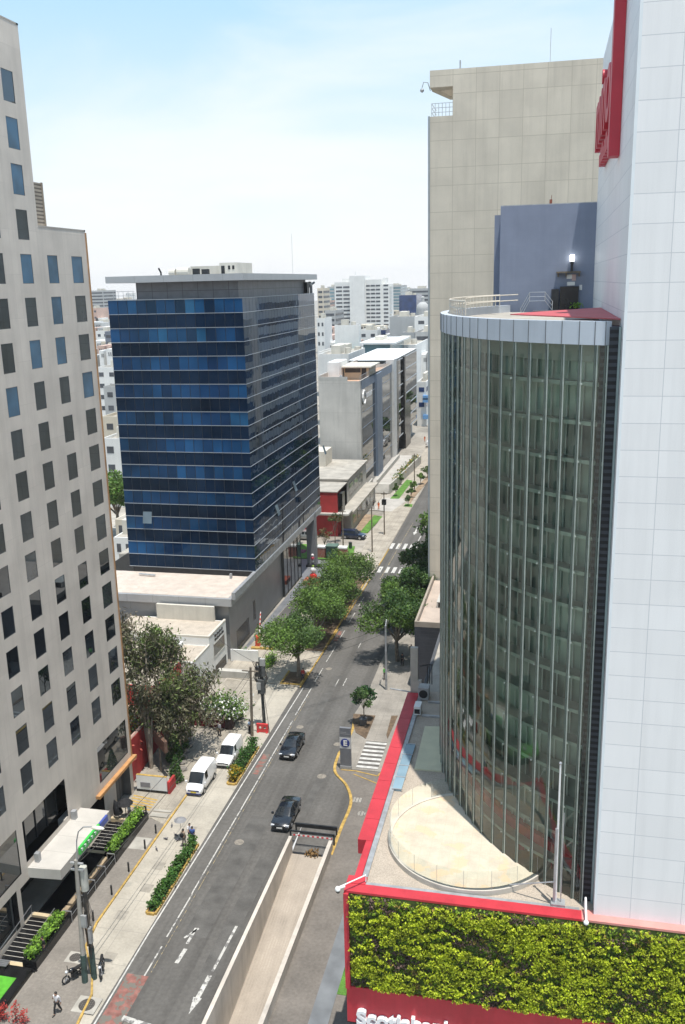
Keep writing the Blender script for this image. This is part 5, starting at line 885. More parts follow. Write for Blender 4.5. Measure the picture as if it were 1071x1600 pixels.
tree('street_tree','leafy tree in the middle of the left kerb row, in front of the podium mirror',-28.9,110.5,8.4,4.9,5.2,4,L2,10500,.28,.2,15,'trees along the left kerb',sx=.9)
tree('street_tree','bushy tree second from the crossing in the left kerb row',-28.7,118.5,8.4,5.0,5.2,5,L2,10500,.28,.2,15,'trees along the left kerb',sx=.9)
tree('street_tree','bright leafy tree at the crossing end of the left kerb row',-28.6,128.5,8.0,5.0,4.9,6,[leafb,leafg],10500,.29,.2,15,'trees along the left kerb',sx=.9)
D2=[leafg,M('tree_leaf_deep',(.05,.115,.025),.6,.45,.8,trans=.3),leafb]
tree('street_tree','large dense dark green tree on the east pavement behind the grey pole',-17.3,106.5,10.2,5.0,6.4,13,D2,15000,.31,.25,16,'dense trees on the east pavement')
tree('street_tree','dense green tree behind the largest one on the east pavement',-16.9,117,10,4.8,6.5,14,D2,12000,.33,.25,15,'dense trees on the east pavement')
tree('street_tree','dense bright topped tree beside the nearer zebra crossing on the east side',-16.2,130,10,4.5,6.5,15,[leafb,leafg],7500,.40,.25,15,'dense trees on the east pavement')
p=G(568,1134); t=tree('small_tree','small round potted tree in the soil island by the parking totem',p.x,p.y,4.7,1.65,3.45,21,[M('tree_leaf_dark',(.03,.10,.03),.5,.4,1.5,trans=.2),leafg],2000,.26,.06,11,z0=.9)
part('pot',M('pot_grey',(.12,.12,.125),.7,.2,2),t,lambda b:b.tube([(p.x,p.y,.12),(p.x,p.y,.9)],[.36,.45],14))
# eucalyptus : two tall trunks, hanging olive foliage
def euc(x,y,tops,label,seed,n):
    rg=random.Random(seed); t=thing('eucalyptus',label,'tree',(x,y,0)); cl=[]
    def trunk(b):
        for (tx,ty,tz) in tops:
            b.tube([(x,y,0),(x+(tx-x)*.15,y+(ty-y)*.15,tz*.38),(x+(tx-x)*.5,y+(ty-y)*.5,tz*.66),(tx,ty,tz)],[.17,.12,.08,.03],8)
            for k in range(5):
                f=.5+.1*k; px,py,pz=x+(tx-x)*f**1.5,y+(ty-y)*f**1.5,tz*f; a=rg.uniform(0,6.28); q=(px+1.9*math.cos(a),py+1.9*math.sin(a),pz+rg.uniform(.2,1.3)); b.tube([(px,py,pz),q],[.05,.02],5); cl.append((q,rg.uniform(.8,1.25)))
            cl.append(((tx,ty,tz),1.2))
    part('trunk',M('euc_bark',(.29,.25,.20),.9,.25,1.5,streak=.35),t,trunk)
    cl2=list(cl)
    for c,r in cl:
        for _ in range(2): cl2.append(((c[0]+rg.gauss(0,1.0),c[1]+rg.gauss(0,1.0),c[2]-rg.uniform(.2,1.6)),r*rg.uniform(.55,.9)))
    def fol(b):
        tot=sum(r*r for _,r in cl2)
        for c,r in cl2:
            m=rg.choice((0,0,1,2))
            for _ in range(int(n*r*r/tot)):
                d=Vector((rg.gauss(0,.5),rg.gauss(0,.5),rg.gauss(0,.5)))*r; q=Vector(c)+d-Vector((0,0,rg.random()*.5))
                a=rg.uniform(0,6.28); w=Vector((math.cos(a),math.sin(a),rg.gauss(0,.25)))*.045; l=Vector((rg.gauss(0,.14),rg.gauss(0,.14),-rg.uniform(.3,.55)))
                if rg.random()<.4: l=Vector((rg.gauss(0,.25),rg.gauss(0,.25),rg.gauss(0,.15))); w=w*1.7
                b.poly([q,q+l*.5+w*1.6,q+l,q+l*.5-w*1.6],m if rg.random()<.8 else rg.choice((0,1,2)))
    part('crown',[leafe,leafe2,M('euc_leaf_green',(.12,.16,.045),.7,.4,.6,trans=.2)],t,fol); return t
euc(-37.6,76.2,[(-40.6,79.5,14.6),(-38.2,78.5,13.8),(-39.4,77.5,12.2),(-42.4,80.5,13.2),(-36.6,80.0,13.0)],'tall eucalyptus with hanging olive foliage and twin pale trunks by the red wall',31,10500)
euc(-37.3,79.1,[(-36.0,80.6,11.0),(-34.4,80.2,8.8),(-34.9,79.0,7.2),(-36.2,78.6,8.4),(-33.2,81.0,8.6),(-35.4,80.8,6.0)],'shorter leaning eucalyptus with drooping brownish branches over the forecourt',32,8000)
tree('garden_tree','bright green garden tree beside the roof of the white house',-43.2,91.5,9.2,2.3,7.0,41,[leafb,leafg],2600,.32,.14,10)
tg=PY(176,730,160); tree('garden_tree','tall green tree behind the hotel, left of the glass tower',tg.x,160,tg.z,5.5,tg.z*.62,42,[M('leaf_fresh',(.12,.30,.03),.65,.4,.6,trans=.3),leafb],6500,.5,.35,15)
tree('garden_tree','small yellow green tree among the houses behind the hotel',-86,232,8,3.2,5.5,43,[leafb],1500,.5,.2,9)
def conifer(x,y,h,r,lab,seed):
    rg=random.Random(seed); t=thing('conifer',lab,'tree',(x,y,0))
    part('trunk',bark,t,lambda b:b.cyl(x,y,0,h*.8,.07,6)); part('crown',[M('conifer_leaf',(.05,.12,.03),.75,.4,1.5,trans=.2),hedgeg],t,lambda b:[b.leaf((x+q*math.cos(a),y+q*math.sin(a),z),.22,rg,rg.choice((0,0,1)),up=.3) for z,a,q in [((lambda f:(.25+f*h,rg.uniform(0,6.28),r*(1-f)**.75*(.65+.4*rg.random())))(rg.random()**1.3)) for _ in range(int(700*h/2))]])
    return t
conifer(-34.1,74.3,2.7,.72,'small bright conical conifer at the end of the white sign wall',51); conifer(-35.7,77.8,3.7,.95,'tallest dark conical conifer in the row along the red wall',52); conifer(-36.0,80.2,3.1,.9,'dark conical conifer half under the eucalyptus foliage',53)
t=thing('rock_bed','row of grey rocks and low plants at the foot of the conifers','rocks',(-35,80,0)); [part('rock',M('rock_grey',(.22,.20,.18),.9,.3,2,bump=.4),t,lambda b:b.ball((-34.4-.28*k+rng.gauss(0,.2),75.3+1.15*k,.15),.35+.15*rng.random(),8,sq=(1.1,.9,.7))) for k in range(8)]
part('plants',[hedgeg,leafg],t,lambda b:[b.leaf((-34.9-.28*(y-75)+rng.gauss(0,.3),y,.15+.55*rng.random()),.25,rng,rng.choice((0,1)),up=.4) for y in [rng.uniform(75,86) for _ in range(700)]])
p=G(350,1127,1.6); t=thing('flowering_bush','spreading bush covered in white flowers above the dark red low wall','bush',(-33.6,86.3,0))
wfl=M('white_flower',(.75,.75,.70),.7,.05,3); rg=random.Random(61)
part('foliage',[leafb,hedgeg,wfl],t,lambda b:[b.leaf((-33.5+rg.gauss(0,1.15),86.3+rg.gauss(0,.8),2.3+rg.gauss(0,.5)),.33,rg,rg.choice((0,0,1,2)),up=.4) for _ in range(3600)]); part('stems',bark,t,lambda b:[b.tube([(-34.2+.3*k,86.4,0),(-34.4+.55*k,86.6,2.6)],[.06,.03],5) for k in (-2,-1,0,1,2)])
t=thing('garden_plants','mixed terrace garden plants inside the red restaurant wall','plants',(-41,78,0)); rg=random.Random(62)
part('foliage',[leafg,M('leaf_yellow',(.32,.30,.03),.7,.3,2,trans=.2),leafe,M('leaf_red',(.30,.05,.03),.7,.3,2)],t,lambda b:[b.leaf((-40.4+rg.gauss(0,1.0),79+rg.gauss(0,3.4),2.2+abs(rg.gauss(.4,.7))),.36,rg,rg.choice((0,0,2,2,1,3)),up=.3) for _ in range(1700)])
def hedgerow(lab,x,y0,y1,w,h,seed,mats):
    rg=random.Random(seed); t=thing('median_planter',lab,'planter',(x,(y0+y1)/2,0))
    part('kerb',yellow,t,lambda b:(b.box(x+w/2,x+w/2+.16,y0-.3,y1+.2,0,.22),b.box(x-w/2-.14,x-w/2,y0-.3,y1+.2,0,.2),b.box(x-w/2,x+w/2,y0-.42,y0-.25,0,.21))); part('soil',soil,t,lambda b:b.box(x-w/2,x+w/2,y0-.25,y1+.2,0,.12))
    part('shrubs',mats,t,lambda b:[b.leaf((x+rg.gauss(0,w*.33),y,.12+rg.random()**.7*h*(.8+.35*math.sin(y*3.1+x)*math.sin(y*1.3))),.25,rg,(2 if len(mats)>2 and y<y0+1.8 and rg.random()<.75 else rg.choice((0,0,1))),up=.35) for y in [rg.uniform(y0-.1,y1+.1) for _ in range(int(430*(y1-y0)))]])
hedgerow('long green shrub hedge in a yellow edged strip beside the road, behind the pedestrians',-28.55,56.0,64.6,.62,1.0,71,[M('shrub_deep',(.065,.17,.03),.65,.45,1.5,trans=.25),hedgeg])
hedgerow('short shrub strip with yellow leaves beside the two white vans',-28.6,75.0,81.9,.75,1.35,72,[M('shrub_deep',(.065,.17,.03),.65,.45,1.5,trans=.25),leafg,M('leaf_gold',(.45,.33,.03),.7,.3,2,trans=.2)])
rg=random.Random(81)
t=thing('red_plant','red feathery plant poking up at the near edge of the pavement','plant',(-33.3,44.3,0)); part('foliage',M('red_fronds',(.50,.06,.05),.7,.25,2,trans=.2),t,lambda b:[b.leaf((cx+rg.gauss(0,.16)*(1.3-f),44.0+rg.gauss(0,.16),.2+f*hh),.22,rg,asp=.3,up=.8) for cx,hh in ((-33.7,1.3),(-32.9,1.4),(-32.3,1.0),(-34.1,.9)) for f in [rg.random() for _ in range(130)]]); part('stem',bark,t,lambda b:[b.tube([(c,44,0),(c,44,.9)],.03,5) for c in (-33.7,-32.9,-32.3)])
for k,(x,y,h,lab) in enumerate(((807/1,0,0,''),)): pass
for k,(px,py_,h,r_,lab) in enumerate(((638,791,2.6,1.15,'round street sapling nearest the dry verge'),(643,778,2.4,1.1,'second round sapling along the far verge'),(648,768,2.6,1.2,'third round sapling along the far verge, by the pole'),(658,757,3,1.4,'larger sapling near the end of the far verge'),(668,747,3.2,1.6,'dark bushy sapling at the tan tower edge'),(619,776,3.2,.9,'thin tree with sparse leaves in the strip below the plaza'),(627,758,2.8,.8,'thin tree farther along the strip below the plaza'))):
    p=G(px,py_); tree('sapling',lab,p.x,p.y,h,r_,h*.62,90+k,L2,500,.34,.06,6,'saplings along the far verge')
p=G(508,862); tree('sapling','bare reddish young tree standing on the small lawn',p.x,p.y,4.6,1.5,3.1,101,[M('leaf_olive',(.16,.13,.05),.7,.4,1.5,trans=.2)],450,.3,.07,8)
p=G(524,848); tree('sapling','thin olive tree in front of the red corner house',p.x,p.y,6.0,1.7,4.6,102,[M('leaf_olive',(.16,.13,.05),.7,.4,1.5,trans=.2),leafg],600,.32,.07,8)
tag(part('distant_trees',[leafb,leafg],None,lambda b:[b.leaf((x+rg.gauss(0,1.7),y+rg.gauss(0,3),abs(rg.gauss(2.6,1.5))),.7,rg,rg.choice((0,1))) for x,y,n in [(PY(176,640,260).x,260,350),(PY(180,700,215).x,215,300),(PY(514,525,480).x,480,400),(PY(172,590,350).x,350,300)] for _ in range(n)]),kind='stuff')
for k,y in enumerate((152,165,178,192,206,222)): tree('street_tree','east side street tree hidden behind the tan tower, seen mirrored in the blue tower',-16.8,y,9.5,4.3,6,140+k,D2,1500,.75,.25,13,'mirrored trees on the east side')
for k,(x,y,h,lab) in enumerate(((-29.8,276,7,'leafy tree at the far end of the street beside the parked pale cars'),(-31.5,300,8,'leafy tree beyond the black glass block at the street end'),(-30,335,8,'farthest leafy tree at the end of the street'))): tree('street_tree',lab,x,y,h,3.6,h*.58,120+k,[leafb,leafg],2600,.6,.2,11,'trees at the end of the street')
# ------------------------------------------------------------------ VEHICLES
glassv=MG('car_glass',(.02,.025,.03),.03,1.6,0,.3,.3,.5); lampm=M('head_lamp',(.7,.72,.75),.1,.03,3); tailm=M('tail_lamp',(.4,.02,.02),.3,.1,3); platem=M('plate',(.75,.74,.7),.5,.05,3)
def vehicle(name,label,cat,loc,rz,st,ws,rw,sides,L,W,paint,wheels,group=None,rwr=.31,trim=None,plate=platem):
    """st: stations (x,z0,shoulder,roof,half width,roof half width) rear to front; ws/rw: windscreen and rear window intervals; sides: side window intervals"""
    root=thing(name,label,cat,(0,0,0),group); bm=bmesh.new(); ringsv=[]
    def sec(s):
        x,z0,zs,zr,w,wr=s
        h=[(0,z0),(w*.9,z0),(w,z0+.16),(w*1.01,(z0+zs)/2+.08),(w*.97,zs),(wr,max(zr-.05,zs+.005)),(wr*.82,zr+.0),(0,zr+.025)]
        return [Vector((x,y,z)) for y,z in h]+[Vector((x,-y,z)) for y,z in h[-2:0:-1]]
    for s in st: ringsv.append([bm.verts.new(v) for v in sec(s)])
    n=14; fs={}
    for i in range(len(st)-1):
        for k in range(n): fs[i,k]=bm.faces.new((ringsv[i][k],ringsv[i+1][k],ringsv[i+1][(k+1)%n],ringsv[i][(k+1)%n])[::-1])
    bm.faces.new(ringsv[0]); bm.faces.new(ringsv[-1][::-1])
    glass=[]
    def ins(faces,th):
        r=bmesh.ops.inset_region(bm,faces=faces,thickness=th,depth=-.012,use_even_offset=True); glass.extend(faces)
    for i in ws: ins([fs[i,k] for k in (5,6,7,8)],.05)
    for i in rw: ins([fs[i,k] for k in (5,6,7,8)],.06)
    for i in sides:
        for k in (4,9): ins([fs[i,k]],.055)
    bmesh.ops.recalc_face_normals(bm,faces=bm.faces)
    gs=set(glass)
    for f in bm.faces: f.material_index=1 if f in gs else 0; f.smooth=f not in gs
    for nm,keep,mt in (('body',0,paint),('windows',1,glassv)):
        b2=bm.copy(); bmesh.ops.delete(b2,geom=[f for f in b2.faces if f.material_index!=keep],context='FACES')
        for f in b2.faces: f.material_index=0
        me=bpy.data.meshes.new(nm); b2.to_mesh(me); b2.free(); me.materials.append(mt); me.set_sharp_from_angle(angle=R(38))
        o=bpy.data.objects.new(nm,me); C.objects.link(o); o.parent=root
    bm.free()
    fx,rx=st[-1],st[0]; zl=fx[2]+.02
    for xw in wheels:
        for s in (-1,1):
            wq=part('wheel',rubber,root,lambda b:b.tube([(xw,s*(W/2-.2),rwr),(xw,s*(W/2+.012),rwr)],rwr,18)); part('rim',steel,wq,lambda b:(b.tube([(xw,s*(W/2+.0),rwr),(xw,s*(W/2+.03),rwr)],rwr*.62,14)))
            part('wheel_arch',darkm,root,lambda b:b.tube([(xw,s*(W/2-.25),rwr+.05),(xw,s*(W/2+.006),rwr+.05)],rwr*1.16,18))
    for s in (-1,1):
        part('headlight',lampm,root,lambda b:b.box(L/2-.42,L/2-.1,s*W*.37-.16,s*W*.37+.16,zl-.02,zl+.13)); part('tail_light',tailm,root,lambda b:b.box(-L/2+.0,-L/2+.18,s*W*.39-.12,s*W*.39+.12,rx[2]-.2,rx[2]+.08))
        part('mirror',paint,root,lambda b:b.box(st[ws[0]][0]+.45,st[ws[0]][0]+.6,s*(W/2+.02)-.0,s*(W/2+.02)+s*.2,st[ws[0]][2]+.03,st[ws[0]][2]+.2) if s>0 else b.box(st[ws[0]][0]+.45,st[ws[0]][0]+.6,-(W/2+.22),-(W/2+.02),st[ws[0]][2]+.03,st[ws[0]][2]+.2))
    part('number_plate',plate,root,lambda b:b.box(L/2-.02,L/2+.03,-.26,.26,.42,.55)); part('grille',trim or darkm,root,lambda b:(b.box(L/2-.06,L/2+.012,-.55,.55,.55,.66),b.box(L/2-.1,L/2+.01,-W*.42,W*.42,.24,.38)))
    for s in (-1,1): part('door_line',darkm,root,lambda b:[b.box(x,x+.015,s*W/2*1.005-.008,s*W/2*1.005+.008,.35,.93) for x in ((st[ws[0]][0]-.1)-1.05*k for k in range(2))])
    root.location=(loc[0],loc[1],loc[2] if len(loc)>2 else 0.005); root.rotation_euler=(0,0,rz); return root
black=M('paint_black',(.010,.011,.014),.2,.05,1,spec=.6,coat=.8); navy=M('paint_navy',(.012,.022,.06),.2,.05,1,coat=.8); wpaint=M('paint_white',(.80,.80,.80),.3,.02,1,coat=.5); silver=M('paint_silver',(.45,.46,.46),.3,.03,1,metal=.5,coat=.5); lime=M('paint_lime',(.50,.52,.03),.3,.05,1,coat=.5)
sed=[(-2.28,.36,.74,.78,.74,.55),(-2.2,.28,.90,.94,.83,.64),(-1.85,.24,.97,1.01,.87,.68),(-1.5,.24,.97,1.04,.885,.66),(-.8,.22,.95,1.40,.89,.57),(-.2,.22,.94,1.455,.89,.59),(.35,.22,.92,1.42,.89,.58),(1.08,.22,.89,.94,.885,.70),(1.65,.23,.82,.86,.87,.66),(2.05,.26,.70,.74,.83,.60),(2.25,.34,.55,.60,.72,.5)]
a=G(434,1302); c=G(452,1262)
vehicle('sedan','black sedan driving down the road nearest the ramp gantry','car',(-21.75,70.15),R(-90),sed,[6],[3],[3,4,5,6],4.55,1.78,black,(-1.38,1.38))
vehicle('sedan','black sedan driving down the road farther back, level with the shrub strip','car',(-24.55,82.3),R(-90),sed,[6],[3],[3,4,5,6],4.55,1.78,black,(-1.38,1.38))
van=[(-2.12,.34,1.1,1.84,.80,.70),(-2.02,.27,1.1,1.93,.83,.71),(-.8,.25,1.08,1.98,.845,.72),(0.1,.25,1.06,1.98,.845,.72),(.85,.25,1.02,1.90,.845,.70),(1.55,.25,.98,1.10,.835,.70),(1.95,.28,.80,.88,.81,.66),(2.12,.36,.55,.62,.72,.55)]
vehicle('van','white one box minivan parked nearest the bollards','van',(-31.45,74.15),R(-90),van,[4],[],[3],4.25,1.68,wpaint,(-1.3,1.4),rwr=.29,trim=M('bumper_navy',(.02,.03,.14),.4,.1,2),plate=M('plate_yellow',(.65,.5,.05),.5,.05,3))
kan=[(-2.05,.34,1.1,1.74,.78,.66),(-1.95,.27,1.1,1.84,.82,.68),(-1.0,.25,1.06,1.88,.84,.70),(-.1,.25,1.03,1.86,.84,.69),(.45,.25,1.0,1.78,.84,.67),(1.05,.25,.97,1.08,.84,.69),(1.7,.26,.86,.93,.81,.64),(2.05,.34,.6,.66,.70,.52)]
vehicle('van','white panel van with a short bonnet parked behind the minivan','van',(-30.4,79.4),R(-90),kan,[4],[],[3],4.1,1.68,wpaint,(-1.25,1.3),rwr=.3)
suv=[(-2.3,.4,.98,1.5,.84,.66),(-2.2,.3,1.08,1.68,.90,.70),(-1.2,.28,1.08,1.74,.92,.72),(-.3,.28,1.07,1.76,.92,.72),(.4,.28,1.05,1.72,.92,.70),(1.1,.28,1.03,1.10,.91,.76),(1.8,.3,.95,1.0,.89,.72),(2.25,.38,.7,.76,.80,.6)]
vehicle('suv','dark blue estate car turning out of the side street by the red house','car',(-34.6,162.3,.01),R(-8),suv,[4],[0],[1,2,3,4],4.6,1.86,navy,(-1.45,1.45),rwr=.36)
vehicle('hatchback','silver car half hidden behind the tower column','car',(-43.8,160.6,.01),R(178),suv,[4],[0],[1,2,3,4],4.6,1.86,silver,(-1.45,1.45),rwr=.33)
vehicle('hatchback','yellow green car half hidden behind the white flowering bush','car',(-34.0,88.9,.05),R(-40),sed,[6],[3],[3,4,5,6],4.55,1.78,lime,(-1.38,1.38))
for k,(x,y) in enumerate(((-32.6,262),(-32.4,270))): vehicle('hatchback',('pale car parked at the far end of the street','second pale car parked at the far end of the street')[k],'car',(x,y,.1),R(90),suv,[4],[0],[1,2,3,4],4.6,1.86,(wpaint,silver)[k],(-1.45,1.45))
def moto(lab,x,y,rz):
    t=thing('motorcycle',lab,'motorcycle',(0,0,0))
    for nm,xx in (('wheel',-.65),('wheel',.65)):
        w=part(nm,rubber,t,lambda b:b.tube([(xx+.27*math.cos(a),0,.3+.27*math.sin(a)) for a in [k*.5236 for k in range(13)]],.055,6)); part('hub',steel,w,lambda b:(b.tube([(xx,-.06,.3),(xx,.06,.3)],.07,8),[b.tube([(xx,0,.3),(xx+.26*math.cos(a),0,.3+.26*math.sin(a))],.012,4) for a in [k*1.047 for k in range(6)]]))
    part('engine',darkm,t,lambda b:(b.box(-.25,.22,-.14,.14,.25,.55),b.tube([(-.1,-.16,.3),(-.8,-.18,.32)],.05,8))); part('tank',black,t,lambda b:b.ball((.16,0,.78),.28,12,sq=(1,.55,.6)),True); part('seat',rubber,t,lambda b:b.tube([(-.75,0,.82),(-.35,0,.76),(.0,0,.78)],[.1,.13,.1],8))
    part('fork',steel,t,lambda b:[b.tube([(.65,s,.3),(.42,s,.95)],.03,6) for s in (-.09,.09)]); part('handlebar',darkm,t,lambda b:b.tube([(.3,-.36,1.02),(.42,0,.98),(.3,.36,1.02)],.025,6)); part('headlight',lampm,t,lambda b:b.ball((.55,0,.85),.1,8)); part('frame',darkm,t,lambda b:b.tube([(-.65,0,.3),(-.3,0,.7),(.4,0,.9),(.1,0,.3),(-.65,0,.3)],.035,6))
    t.location=(x,y,.1); t.rotation_euler=(R(6),0,rz); return t
moto('black motorbike parked left of the lamp pole on the paving',-30.95,48.3,R(-125)); moto('dark motorbike parked at the kerb right of the two poles',-29.35,49.3,R(-70))
# ------------------------------------------------------------------ PEOPLE
skin_=M('skin',(.42,.24,.16),.6,.08,4); hairm=M('hair_dark',(.012,.01,.009),.6,.2,6)
def skinmesh(name,verts,edges,radii,mat,parent,root=0,sub=1):
    me=bpy.data.meshes.new(name); me.from_pydata([tuple(v) for v in verts],edges,[]); o=bpy.data.objects.new(name,me); C.objects.link(o)
    o.modifiers.new('Skin','SKIN'); sd=o.modifiers.new('Sub','SUBSURF'); sd.levels=sd.render_levels=sub
    for i,r_ in enumerate(radii): me.skin_vertices[0].data[i].radius=(r_,r_) if not isinstance(r_,tuple) else r_; me.skin_vertices[0].data[i].use_root=(i==root)
    bpy.context.view_layer.update(); dg=bpy.context.evaluated_depsgraph_get(); m2=bpy.data.meshes.new_from_object(o.evaluated_get(dg)); bpy.data.objects.remove(o)
    m2.name=name; m2.materials.clear(); m2.materials.append(mat); m2.polygons.foreach_set('use_smooth',[True]*len(m2.polygons))
    q=bpy.data.objects.new(name,m2); C.objects.link(q); q.parent=parent; return q
def person(label,loc,rz,top,bottom,stride=.0,arms=((-.1,.05,.0),(-.1,.05,.0)),hair=hairm,sh=M('shoes',(.02,.02,.02),.6,.2,4),hgt=1.7,elb=(None,None),short=False,grp=None,skirt=None):
    """faces +y; stride = forward offset of the left foot; arms = hand targets (x out, y fwd, z) or None for hanging"""
    t=thing('person',label,'person',(0,0,0),grp); k=hgt/1.7
    V=Vector; hip=.88
    P=dict(pel=V((0,0,.93)),wa=V((0,.0,1.08)),ch=V((0,.01,1.28)),nk=V((0,.01,1.44)),hd=V((0,.03,1.56)),tp=V((0,.02,1.66)))
    verts=[P['pel'],P['wa'],P['ch'],P['nk'],P['hd'],P['tp']]; ed=[(0,1),(1,2),(2,3),(3,4),(4,5)]; rad=[.115,.10,.125,.05,.088,.07]
    legs=[];armsv=[]
    for s in (1,-1):
        y=stride*s; i=len(verts); hipv=V((s*.09,0,.86)); knee=V((s*.1,y*.55+.05,.47)); ank=V((s*.1,y,.09+(abs(y)*.10 if y<0 else 0))); toe=V((s*.115,y+.15,.035+(.0 if y>=0 else .03)))
        verts+=[hipv,knee,ank,toe]; ed+=[(0,i),(i,i+1),(i+1,i+2),(i+2,i+3)]; rad+=[.088,.058,.038,.034]; legs.append((hipv,knee,ank,toe))
    for q,s in enumerate((1,-1)):
        i=len(verts); shv=V((s*.175,.0,1.38)); hx_,hy,hz=arms[q]; hand=V((s*(.24+hx_),hy,.80+hz)); e=elb[q] or V(((shv.x+hand.x)/2+s*.04,(shv.y+hand.y)/2-.06,(shv.z+hand.z)/2-.02)); e=V(e)
        d=(hand-e).normalized(); palm=hand+d*.07
        verts+=[shv,e,hand,palm]; ed+=[(2,i),(i,i+1),(i+1,i+2),(i+2,i+3)]; rad+=[.056,.042,.028,(.036,.018)]; armsv.append((shv,e,hand))
        side=d.orthogonal().normalized()
        for f,(o_,l) in enumerate(((-.03,.075),(-.01,.085),(.01,.08),(.028,.062))):
            j=len(verts); b0=palm+side*o_+d*.02; verts+=[b0,b0+d*l*.6+V((0,.012,0)),b0+d*l+V((0,.03,-.004))]; ed+=[(i+3,j),(j,j+1),(j+1,j+2)]; rad+=[.009,.0085,.007]
        j=len(verts); b0=hand+d*.03-side*.035; verts+=[b0,b0+d*.045-side*.02+V((0,.01,0))]; ed+=[(i+2,j),(j,j+1)]; rad+=[.010,.008]
    skinmesh('body',verts,ed,rad,skin_,t,0,1)
    # clothing follows the same bones, slightly wider
    tv=[P['pel']+V((0,0,-.02)),P['wa'],P['ch'],P['nk']-V((0,0,.03))]; te=[(0,1),(1,2),(2,3)]; tr_=[.135,.122,.148,.075]
    for (s_,e,h_) in armsv:
        i=len(tv); end=e if short else e.lerp(h_,.85); tv+=[s_,s_.lerp(e,.6),end]; te+=[(2,i),(i,i+1),(i+1,i+2)]; tr_+=[.074,.064,.05 if not short else .06]
    skinmesh('shirt',tv,te,tr_,top,t,2,1)
    tv=[P['pel']]; te=[]; tr_=[.128]
    for (h_,kn,an,to) in legs:
        i=len(tv); tv+=[h_,kn,an+V((0,0,.02))]; te+=[(0,i),(i,i+1),(i+1,i+2)]; tr_+=[.10,.072,.056]
    if skirt: 
        part('skirt',bottom,t,lambda b:b.tube([(0,0,1.0),(0,0,.75),(0,0,.48)],[.14,.19,.21],12))
    else: skinmesh('trousers',tv,te,tr_,bottom,t,0,1)
    for (h_,kn,an,to) in legs: part('shoe',sh,t,lambda b:b.tube([an+V((0,-.05,-.035)),an+V((0,.03,-.03)),to+V((0,.0,.01)),to+V((0,.06,.0))],[.035,.05,.045,.03],8),True)
    part('hair',hair,t,lambda b:b.ball((0,.005,1.605),.104,12,sq=(.95,1.02,.95)),True)
    part('face',skin_,t,lambda b:(b.ball((0,.085,1.56),.06,10,sq=(1.1,.75,1.35)),b.ball((0,.135,1.555),.014,6),b.ball((.085,.02,1.555),.02,6,sq=(.5,1,1.4)),b.ball((-.085,.02,1.555),.02,6,sq=(.5,1,1.4))),True)
    part('eyes',hairm,t,lambda b:[b.ball((s*.03,.129,1.578),.009,6) for s in (1,-1)])
    t.scale=(k,k,k); t.location=loc; t.rotation_euler=(0,0,rz); return t
cw=M('cloth_white',(.66,.65,.66),.85,.06,4); cb_=M('cloth_black',(.015,.015,.017),.85,.2,4); cbl=M('cloth_blue',(.05,.10,.30),.85,.1,4); cg=M('cloth_grey',(.22,.20,.18),.85,.1,4); cr=M('cloth_red',(.35,.04,.04),.85,.1,4); cn=M('cloth_navy',(.02,.03,.07),.85,.1,4); co=M('cloth_orange',(.75,.16,.04),.8,.1,4); cgn=M('cloth_green',(.15,.55,.12),.8,.1,4); cth=M('cloth_tan',(.30,.24,.18),.85,.1,4)
p=G(91,1583,.1); person('man in white shirt and black trousers walking on the pavement, phone at his face',p,R(175),cw,cb_,.26,((-.12,.20,.62),(-.02,-.12,.02)),elb=((.25,.06,1.12),None))
p=G(70,1494,.1); person('woman in a dark dress walking beside the nearer black hedge planter',p,R(150),cb_,cb_,.15,skirt=True,short=True)
p=G(288,1322,.01); pb=person('pedestrian with a black backpack standing at the end of the shrub hedge',p,R(-20),cth,cg,.06)
bp=part('backpack',cb_,None,lambda b:b.ball((0,0,0),.2,12,sq=(.9,.6,1.15))); bp.location=p+Vector((-.06,-.22,1.2)); tag(bp,'black backpack on the back of the pedestrian at the hedge end','backpack')
p=G(298,1313,.01); person('pedestrian in a white shirt facing the two others at the hedge end',p,R(200),cw,cn,.04,((-.1,.2,.35),(-.1,.2,.35)))
p=G(302,1318,.01); person('pedestrian in a blue jacket at the right of the group by the hedge',p,R(10),cbl,cbl,.05)
p=G(284,1312,.01); t=thing('umbrella','grey open umbrella held above the group of pedestrians','umbrella',(p.x,p.y,0)); part('canopy',M('umb_grey',(.24,.24,.25),.8,.1,2),t,lambda b:b.tube([(p.x,p.y,1.95),(p.x,p.y,2.06),(p.x,p.y,2.14)],[.55,.36,.02],10)); part('stick',darkm,t,lambda b:b.tube([(p.x,p.y,1.1),(p.x,p.y,2.2)],.015,5))
p=G(191,1278,.35); person('porter in a white shirt standing by the farther hedge planter',(-35.7,67.2,.1),R(90),cw,cb_,.05,((-.1,.15,.4),(-.1,.05,0)))
t=thing('parasol','folded black parasol leaning by the hotel garage','parasol',(-36.6,66.9,0)); part('canopy',cb_,t,lambda b:b.tube([(-36.6,66.9,.9),(-36.7,66.8,1.6),(-36.8,66.7,2.3)],[.42,.34,.06],10)); part('base',darkm,t,lambda b:(b.cyl(-36.6,66.9,0,.2,.4,12),b.cyl(-36.6,66.9,.2,1.0,.04,6)))
t=thing('parasol','second black parasol beside the porter','parasol',(-36.1,67.2,0)); part('canopy',cb_,t,lambda b:b.tube([(-36.1,67.3,1.7),(-36.1,67.3,1.95),(-36.1,67.3,2.15)],[.75,.5,.05],10)); part('stick',darkm,t,lambda b:b.cyl(-36.1,67.3,0,1.8,.04,6))
person('person in a white shirt standing in the shade of the flowering bush',G(344,1150,.05),R(150),cw,cb_,.08)
person('person in a pale blue shirt leaning on the leaning utility pole',G(391,1146,.02),R(60),M('cloth_sky',(.30,.40,.52),.85,.1,4),cb_,.05)
person('person in a red top beside the first left kerb tree',G(474,1064,.1),R(190),cr,cn,.08)
